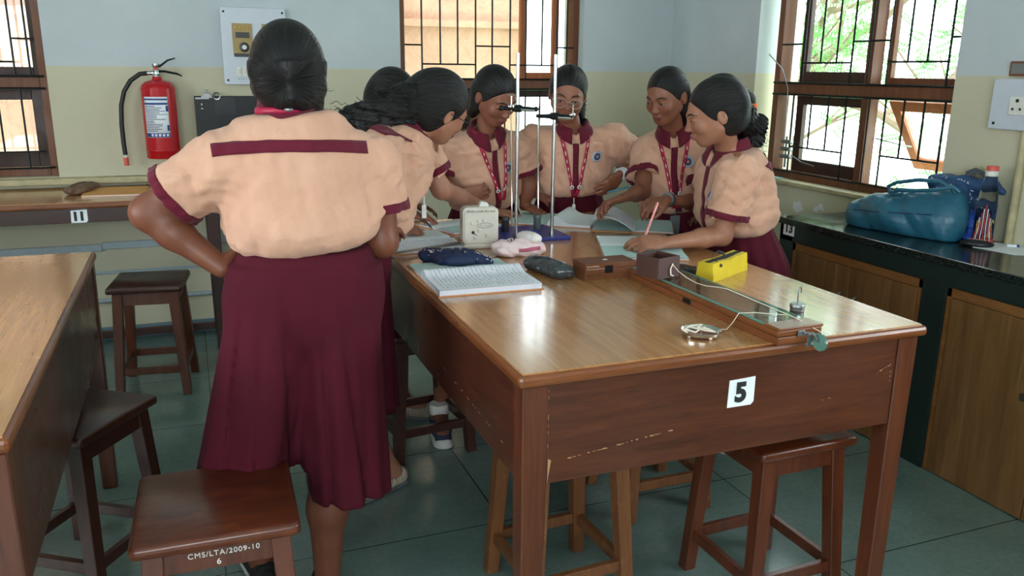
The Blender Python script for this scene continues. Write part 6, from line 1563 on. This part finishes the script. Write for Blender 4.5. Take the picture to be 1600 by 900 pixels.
# ------------------------------------------------------------ right counter
CZ = CT+.001
def handbag():
    a = V3(*(2.800, 2.793, 0.856)); b = V3(*(2.880, 2.470, 0.908)); c = (a+b)/2; r = empty('handbag', (c[0], c[1], CZ), 'slouching teal leather handbag with two handles on the granite counter', 'bag')
    lo = V3(2.62, 2.28, CZ-.01); hi = V3(3.04, 3.02, 1.12); F = Field(lo, hi, .0065)
    p0 = V3(2.775, 2.855, CZ+.055); p1 = V3(2.86, 2.50, CZ+.075)
    F.cap(p0, p1, .068, .078, .03, sq=((1, 0, 0), .95)); F.ell((2.80, 2.74, CZ+.065), (.085, .15, .072), None, .04); F.ell((2.87, 2.58, CZ+.100), (.080, .13, .078), None, .05)
    F.cap((2.79, 2.80, CZ+.10), (2.90, 2.50, CZ+.165), .028, .028, .05); F.cap(p0-V3(0, -.02, .02), p1-V3(0, 0, .05), .055, .06, .03)
    F.ripple(wob(77, .005, 11), lo, hi); F.ripple(wob(78, .003, 42), lo, hi); F.plane((0, 0, CZ), (0, 0, -1), lo, hi, .004)
    o = F.mesh('body', 'teal_leather', r, 1); bb = bvh_of(o)
    for q, (h, s_) in enumerate(((.0, 0), (.016, .03))):
        m = MB(); pts = [(2.800, 2.710, 1.015), (2.800, 2.752, 1.009), (2.800, 2.763, 1.032), (2.800, 2.717, 1.055), (2.820, 2.624, 1.076), (2.840, 2.532, 1.079), (2.860, 2.490, 1.055), (2.870, 2.484, 1.037)] if q == 0 else [(2.760, 2.643, 1.015), (2.760, 2.690, 1.008), (2.760, 2.680, 1.031), (2.780, 2.598, 1.036), (2.800, 2.522, 1.048), (2.830, 2.459, 1.068), (2.850, 2.444, 1.049)]
        m.tube(pts, .0085, 10); m.build('handle', 'teal_leather', r, smooth=True)
    ribbon('seam', bb, [p0+V3(-.2, 0, .02), p1+V3(-.2, 0, .03)], .004, (0, 0, 1), (1, 0, 0), 'navy_cloth', r, .0008, 20)
handbag()
def floral():
    r = empty('floral_bag', (2.98, 2.56, CZ), 'dark blue bag with small white flowers, slumped against the wall behind the handbag', 'bag')
    lo = V3(2.90, 2.34, CZ-.01); hi = V3(3.048, 2.80, 1.2); F = Field(lo, hi, .006)
    F.ell((2.985, 2.56, CZ+.10), (.035, .155, .13), None, .03); F.cap((2.99, 2.69, CZ+.205), (2.99, 2.43, CZ+.225), .020, .020, .04); F.cap((2.99, 2.71, CZ+.1), (2.99, 2.69, CZ+.21), .02, .018, .03); F.cap((2.99, 2.43, CZ+.225), (3.01, 2.385, CZ+.20), .018, .012, .02)
    F.ripple(wob(51, .007, 20), lo, hi); F.plane((0, 0, CZ), (0, 0, -1), lo, hi, .004); F.plane((3.045, 0, 0), (1, 0, 0), lo, hi, .004)
    o = F.mesh('body', 'blue_floral', r, 1); bb = bvh_of(o); rn = random.Random(12)
    for k in range(46):
        p = V3(2.8, rn.uniform(2.42, 2.72), rn.uniform(CZ+.10, CZ+.24)); t = unit(V3(0, rn.gauss(0, 1), rn.gauss(0, 1)))*rn.uniform(.008, .014)
        ribbon('flower_print', bb, [p, p+t], .0032, None, (1, 0, 0), 'paper_white', r, .001, 3, .0005)
    r2 = empty('plastic_bag', (2.93, 2.44, CZ), 'bright blue plastic bag squashed between the teal handbag and the bottle', 'bag')
    lo = V3(2.84, 2.33, CZ-.01); hi = V3(3.03, 2.60, 1.05); F = Field(lo, hi, .005); F.cap((2.93, 2.52, CZ+.04), (2.945, 2.42, CZ+.10), .042, .030, .03); F.cap((2.925, 2.52, CZ+.02), (2.94, 2.435, CZ+.025), .032, .032, .03)
    F.ripple(wob(61, .009, 34), lo, hi); F.plane((0, 0, CZ), (0, 0, -1), lo, hi, .003); F.mesh('body', 'blue_bag', r2, 0)
    r3 = empty('cloth_bag', (3.0, 2.60, CZ), 'pale yellow cloth bag poking out above the dark blue flowered bag', 'bag')
    lo = V3(2.96, 2.36, CZ); hi = V3(3.046, 2.75, 1.2); F = Field(lo, hi, .006); F.cap((3.020, 2.57, CZ+.08), (3.022, 2.565, CZ+.25), .018, .016, .02); F.cap((3.022, 2.565, CZ+.25), (3.022, 2.535, CZ+.275), .014, .010, .02); F.cap((3.022, 2.50, CZ+.1), (3.022, 2.515, CZ+.27), .016, .010, .02); F.cap((3.022, 2.45, CZ+.0), (3.022, 2.5, CZ+.1), .02, .02, .03)
    F.ripple(wob(71, .004, 40), lo, hi); F.plane((0, 0, CZ), (0, 0, -1), lo, hi, .003); F.mesh('body', 'pale_bag_cloth', r3, 1)
    m = MB()
    for k in range(7): m.tube([(2.985, 2.53-.012*k, CZ+.245), (2.985, 2.515-.012*k, CZ+.275-.0015*k), (2.995, 2.50-.012*k, CZ+.262)], .0025, 6)
    for k in range(4): m.tube([(2.99, 2.55, CZ+.248+.006*k), (2.985, 2.50, CZ+.272+.005*k), (2.99, 2.44, CZ+.25+.006*k)], .003, 6)
    tag(m.build('cable_coil', 'grey_print', None, smooth=True, loc=(2.985, 2.5, CZ+.24)), 'grey coiled cable resting on top of the dark blue flowered bag', 'cable')
floral()
def bottle():
    c = (2.925, 2.375); r = empty('water_bottle', (*c, CZ), 'clear plastic water bottle with a coral cap and striped print', 'bottle')
    pr = [(0, .0), (.031, .0), (.035, .004), (.0375, .02), (.036, .10), (.037, .16), (.032, .215), (.022, .268), (.0205, .280)]
    m = MB(); m.lathe(pr, 36, (*c, CZ)); m.build('body', 'bottle_plastic', r, smooth=True, angle=60)
    m = MB(); m.lathe([(.0215, .272), (.0235, .273), (.0235, .292), (.0215, .293)], 30, (*c, CZ)); m.build('cap_ring', 'white_plastic', r, smooth=True)
    m = MB(); m.lathe([(.0222, .293), (.0225, .308), (.020, .311), (0, .311)], 30, (*c, CZ)); m.build('cap', 'cap_red', r, smooth=True, angle=50)
    for k in range(9):
        a = PI*1.22+(k-4)*.17; m = MB(); h = .165-.018*abs(k-4)
        P_ = [(c[0]+(q+.0012)*math.cos(a+da), c[1]+(q+.0012)*math.sin(a+da), CZ+z) for q, z, da in ((.0368, .008, (k-4)*.10), (.0372, .03, (k-4)*.06), (.0368, .07, 0), (.0370, h, 0))]
        m.tube(P_, .0016, 6); m.build('printed_stripe', 'coral_print' if k % 2 == 0 else 'paper_white', r, smooth=True)
    m = MB(); m.lathe([(.0380, .003), (.0388, .01), (.0388, .022), (.0382, .024)], 36, (*c, CZ)); m.build('printed_band', 'coral_print', r, smooth=True)
    for a0, zc in ((PI*1.22-.62, .085), (PI*1.22+.80, .09)):
        m = MB(); m.tube([(c[0]+.0378*math.cos(a0+.16*math.cos(t)*(1-.3*t/5)), c[1]+.0378*math.sin(a0+.16*math.cos(t)*(1-.3*t/5)), CZ+zc+.016*math.sin(t)-.002*t) for t in np.linspace(0, 5, 14)], .0018, 6); m.build('printed_swirl', 'tattoo_green', r, smooth=True)
t = NT('bottle_plastic'); t.set((.90, .94, .96), .12, 0., .5); t.b.inputs['Transmission Weight'].default_value = 1.; t.b.inputs['IOR'].default_value = 1.15
bottle()
mp = V3(*(2.875, 2.354, 0.852)); m = MB(); Tm = Matrix.Translation(Vector((mp[0], mp[1], CZ))) @ Matrix.Rotation(math.radians(-52), 4, 'Z')
m.ell((0, 0, .010), (.062, .034, .016), Tm, 28, 14); m.v = [(a, b, max(c, CZ)) for a, b, c in m.v]
o = m.build('spectacle_case', 'black_plastic', None, smooth=True, loc=(mp[0], mp[1], CZ)); tag(o, 'flat black oval case with pale lettering at the foot of the bottle', 'case')
m = MB()
for k in range(8): m.tube([Tm @ Vector((-.03+.008*k, -.006, .0262)), Tm @ Vector((-.026+.008*k, .008-.003*(k % 3), .0262))], .0012, 4)
m.build('printed_marks', 'pink_fur', o)
pp = [V3(*p) for p in ((2.841, 2.343, 0.846), (3.012, 2.380, 0.846), (3.070, 2.268, 0.846), (2.915, 2.147, 0.846), (2.864, 2.176, 0.846))]
m = MB(); m.add([tuple(p) for p in pp]+[tuple(p+V3(0, 0, .0008)) for p in pp], [(0, 1, 2, 3, 4), (9, 8, 7, 6, 5)]+[(i, (i+1) % 5, 5+(i+1) % 5, 5+i) for i in range(5)]); tag(m.build('paper_sheet', 'paper_white', None, loc=tuple(pp[0])), 'white sheet of paper on the counter beside the black oval case', 'paper')
ep = V3(*(2.996, 2.292, 0.846)); m = MB(); Te = Matrix.Translation(Vector((ep[0], ep[1], CZ+.0012))) @ Matrix.Rotation(math.radians(-35), 4, 'Z'); m.mat('blue_print').box(-.022, .022, -.008, .008, 0, .009, .001, Te); m.mat('paper_white').box(-.0225, .012, -.0083, .0083, .0, .0093, .001, Te)
tag(m.build('eraser', None, None, loc=tuple(ep)), 'small white and blue eraser on the white sheet of paper', 'eraser')
ep = V3(*(2.933, 3.095, 0.846)); m = MB(); m.box(ep[0]-.012, ep[0]+.10, ep[1]-.018, ep[1]+.01, CZ, CZ+.008, .003); tag(m.build('phone', 'black_plastic', None, loc=tuple(ep)), 'flat black phone at the far corner of the granite counter', 'phone')
for k, (yy, cc) in enumerate(((3.93, 'cyan_card'), (3.85, 'blue_print'))):
    m = MB(); m.box(3.045, 3.10, yy-.05, yy+.04, ZW0+.004+.0015*k, ZW0+.0054+.0015*k, 0); tag(m.build('card', 'cyan_card', None, loc=(3.07, yy, ZW0)), ('pale teal card on the window sill nearest the corner' if k == 0 else 'pale teal card lying partly over another on the window sill'), 'card')

# ------------------------------------------------------------ on the walls
def switchboard():
    r = empty('switchboard', (.385, 4.985, 1.41), 'pale laminated switchboard with two old fan regulators and a row of switches', 'switchboard')
    m = MB(); m.prism([(x+.385, z+1.61) for x, z in rrect(.345, .408, .012)], 4.962, 4.9985); o = m.build('backplate', 'board_laminate', r); add_mod_bevel(o, .003)
    for cx in (.322, .478):
        m = MB(); m.box(cx-.052, cx+.052, 4.952, 4.963, 1.565, 1.730, .003); q = m.build('fan_regulator', 'old_yellow_plastic', r)
        m = MB(); m.box(cx-.036, cx+.036, 4.946, 4.953, 1.655, 1.683, .002); m.build('slot', 'black_plastic', q); m = MB(); m.box(cx-.05, cx+.048, 4.942, 4.953, 1.555, 1.572, .002); m.build('lower_bar', 'black_plastic', q)
        m = MB(); Tk = Matrix.Translation((cx+.006, 4.953, 1.605)) @ Matrix.Rotation(PI/2, 4, 'X'); m.lathe([(.026, 0), (.026, .006), (.018, .008), (.012, .008)], 22, (0, 0, 0), Tk); m.build('dial_ring', 'black_plastic', q, smooth=True)
        m = MB(); m.lathe([(.013, 0), (.012, .014), (0, .015)], 20, (0, 0, 0), Tk); m.build('knob', 'white_plastic', q, smooth=True, angle=40)
        m = MB()
        for k in range(4): m.box(cx-.04+.022*k, cx-.028+.022*k, 4.948, 4.953, 1.70, 1.715, .001)
        m.build('vents', 'brass', q)
    for k in range(5):
        m = MB(); x = .292+.030*k; m.box(x-.012, x+.012, 4.955, 4.963, 1.452, 1.502, .002); q = m.build('switch', 'white_plastic', r)
        m = MB(); m.box(x-.007, x+.007, 4.948, 4.957, 1.464, 1.490, .003); m.build('rocker', 'cream_plastic', q)
    for x, z in ((.232, 1.79), (.54, 1.79), (.232, 1.43), (.54, 1.43)):
        m = MB(); m.ell((x, 4.961, z), (.006, .003, .006), None, 12, 6); m.build('screw', 'black_metal', r, smooth=True)
    m = MB(); rn = random.Random(4); x = .287
    for k in range(9): m.tube([(x, 4.9615, 1.432), (x+rn.uniform(0, .004), 4.9615, 1.444), (x+.006, 4.9615, 1.432+rn.uniform(0, .01))], .0009, 4); x += .013
    m.build('written_note', 'label_black', r)
plain('board_laminate', hexc('c3cbd4'), .35, vary=.03)
switchboard()
def noticeboard():
    r = empty('black_board', (.3, 4.99, 1.19), 'black writing board hanging from a clip under the switchboard', 'board')
    m = MB(); m.box(.048, .62, 4.972, 4.985, 1.035, 1.345, .002); m.build('panel', 'board_black', r)
    m = MB(); m.box(.155, .26, 4.9705, 4.9722, 1.245, 1.338, .0005); m.build('faded_square', 'slate_grey', r)
    m = MB(); m.prism([(.080, 1.335), (.145, 1.335), (.125, 1.358), (.100, 1.358)], 4.960, 4.998); m.tube([(.105, 4.975, 1.356), (.105, 4.975, 1.378), (.120, 4.975, 1.378), (.120, 4.975, 1.356)], .0025, 6); m.build('bulldog_clip', 'dull_steel', r)
    m = MB(); m.tube([(.165+.018*math.cos(a), 4.962, 1.345+.018*math.sin(a)) for a in np.linspace(0, 2*PI, 20)], .005, 8); m.build('hanging_ring', 'steel', r, smooth=True)
    m = MB(); x = .055
    for k in range(11): m.box(x, x+.0045, 4.9705, 4.972, 1.328, 1.337); x += .0065
    m.box(.082, .087, 4.9705, 4.972, 1.295, 1.305); m.box(.080, .09, 4.9705, 4.972, 1.275, 1.279); m.build('printed_letters', 'paper_white', r)
noticeboard()
def extinguisher():
    c = (-.128, 4.905); r = empty('fire_extinguisher', (c[0], c[1], 1.02), 'red fire extinguisher with a printed label and black hose on the far wall', 'fire extinguisher')
    m = MB(); m.lathe([(0, 1.022), (.082, 1.022), (.086, 1.028), (.086, 1.062), (.0875, 1.064), (.0875, 1.068), (.086, 1.070), (.086, 1.385), (.080, 1.405), (.062, 1.420), (.035, 1.428), (.026, 1.432), (.022, 1.446), (0, 1.446)], 48, (c[0], c[1], 0)); m.build('cylinder', 'red_enamel', r, smooth=True, angle=40)
    def lab(a0, a1, z0, z1, mat, off=.0872, par=None):
        P = [[(c[0]+off*math.sin(a), c[1]-off*math.cos(a), z) for a in np.linspace(a0, a1, 14)] for z in np.linspace(z0, z1, 3)]; return grid_mesh('label', P, mat, par or r, .0006)
    l = lab(-.95, .52, 1.135, 1.345, 'paper_white')
    rn = random.Random(3)
    for z0, z1, mt in ((1.137, 1.158, 'blue_print'), (1.305, 1.315, 'blue_print'), (1.328, 1.336, 'blue_print')): lab(-.93, .50, z0, z1, mt, .0878, l)
    for k, z in enumerate(np.arange(1.168, 1.30, .0085)): lab(-.88, -.88+rn.uniform(.5, 1.3), z, z+.0035, 'grey_print' if k % 3 else 'blue_print', .0878, l)
    for a in (-.6, -.38, -.16, .06, .28): lab(a, a+.14, 1.141, 1.154, 'paper_white', .0882, l)
    lab(.36, .50, 1.17, 1.20, 'blue_print', .0879, l); lab(.36, .50, 1.27, 1.30, 'blue_print', .0879, l)
    m = MB(); m.lathe([(.020, 1.446), (.021, 1.456), (.016, 1.460), (.016, 1.486), (.013, 1.490), (0, 1.490)], 20, (c[0]-.0, c[1], 0)); m.tube([(c[0], c[1], 1.466), (c[0]-.045, c[1], 1.464)], .010, 12); m.lathe([(.017, 1.495), (.019, 1.500), (.019, 1.512), (0, 1.514)], 18, (c[0]-.0, c[1], 0)); m.build('valve', 'steel', r, smooth=True, angle=40)
    m = MB(); m.tube([(c[0]-.0, c[1], 1.474), (c[0]+.04, c[1]-.01, 1.474), (c[0]+.10, c[1]-.01, 1.462), (c[0]+.125, c[1]-.01, 1.450)], [.008, .007, .006, .004], 8, flat=.7); m.tube([(c[0]-.01, c[1], 1.492), (c[0]+.02, c[1]-.01, 1.50), (c[0]+.06, c[1]-.01, 1.530), (c[0]+.098, c[1]-.01, 1.542)], [.008, .007, .006, .004], 8, flat=.7); m.build('handle', 'black_metal', r, smooth=True)
    m = MB(); m.tube([(c[0]-.012, c[1]-.014, 1.488), (c[0]+.010, c[1]-.014, 1.488)], .006, 8); m.build('safety_pin', 'cap_red', r, smooth=True)
    m = MB(); m.tube([(c[0]-.045, c[1], 1.464), (c[0]-.08, c[1], 1.460), (c[0]-.13, c[1], 1.425), (c[0]-.165, c[1], 1.37), (c[0]-.185, c[1], 1.30), (c[0]-.193, c[1], 1.20), (c[0]-.193, c[1], 1.10), (c[0]-.190, c[1], 1.04)], .0115, 12); m.build('hose', 'black_rubber', r, smooth=True)
    m = MB(); m.tube([(c[0]-.190, c[1], 1.042), (c[0]-.1895, c[1], 1.028)], .0125, 12); m.build('hose_collar', 'white_plastic', r, smooth=True)
    m = MB(); m.tube([(c[0]-.1895, c[1], 1.028), (c[0]-.188, c[1], .985)], .0125, 12); m.build('nozzle', 'cap_red', r, smooth=True)
    m = MB(); m.box(c[0]-.02, c[0]+.02, c[1]+.080, 4.999, 1.30, 1.42, .002); m.build('wall_bracket', 'black_metal', r)
extinguisher()
def socketbox():
    r = empty('socket_box', (3.02, 2.36, 1.29), 'grey metal box with a three-pin socket on the right wall above the bottle', 'socket')
    y0, y1 = 2.20, 2.500; z0, z1 = 1.292, 1.487
    m = MB(); m.box(3.012, 3.0495, y0, y1, z0, z1, .004); m.build('box', 'board_laminate', r)
    m = MB(); m.box(3.006, 3.0125, 2.345, 2.415, 1.35, 1.42, .003); q = m.build('socket_plate', 'white_plastic', r)
    for dy, dz, rr_ in ((0, .020, .007), (-.016, -.012, .005), (.016, -.012, .005)):
        m = MB(); m.tube([(3.0045, 2.38+dy, 1.385+dz), (3.0065, 2.38+dy, 1.385+dz)], rr_, 14); m.build('pin_hole', 'black_plastic', q)
    m = MB(); m.tube([(3.010, 2.475, 1.315), (3.0125, 2.475, 1.315)], .006, 12); m.build('screw', 'black_metal', r)
    r = empty('wooden_switch_case', (3.03, 2.44, 1.50), 'small wooden framed box just above the grey socket box', 'box')
    m = MB(); m.box(3.025, 3.0495, 2.36, 2.452, 1.497, 1.553, .003); m.build('frame', 'edge_wood', r); m = MB(); m.box(3.022, 3.026, 2.37, 2.442, 1.505, 1.545, .002); m.build('front', 'dull_steel', r)
socketbox()

# ------------------------------------------------------------ on the far side table
a, b, c_, d_ = [V3(*p) for p in ((-0.495, 4.416, 0.890), (-0.274, 4.348, 0.890), (-0.201, 4.911, 0.890), (-0.483, 4.913, 0.890))]
m = MB(); m.box(-.16, .16, -.12, .12, .003, .017, .001); 
bx_ = (a+b+c_+d_)/4
r = empty('notebook', (bx_[0], bx_[1]+.02, TZ), 'closed orange notebook on the table numbered 11', 'notebook'); r.rotation_euler.z = math.radians(-2)
W_, D_ = abs(b[0]-a[0])/2+.03, .145
m = MB(); m.box(-W_, W_, -D_, D_, .002, .008, .001); m.build('pages', 'page_edge', r, local=True)
m = MB(); m.box(-W_-.003, W_+.003, -D_-.003, D_+.003, .008, .010, .0005); m.box(-W_-.003, W_+.003, -D_-.003, D_+.003, 0, .002, .0005); m.build('cover', 'book_orange', r, local=True)
def walletparts(r, bb, a, b):
    d = unit(b-a); ribbon('zip', bb, [a+V3(0, 0, .1), b+V3(0, 0, .1)], .006, None, (0, 0, -1), 'black_cloth', r, .001, 10)
pouch('pouch', 'small brown pouch left of the orange notebook on the table numbered 11', 'pouch', (-0.563, 4.638, 0.890), (-0.480, 4.808, 0.890), .034, .030, 'brown_wallet', .6, 22, walletparts)
pen('black marker at the far end of the orange notebook', (-0.242, 4.991, 0.885), (-0.124, 4.956, 0.885), .006, 'black_plastic')
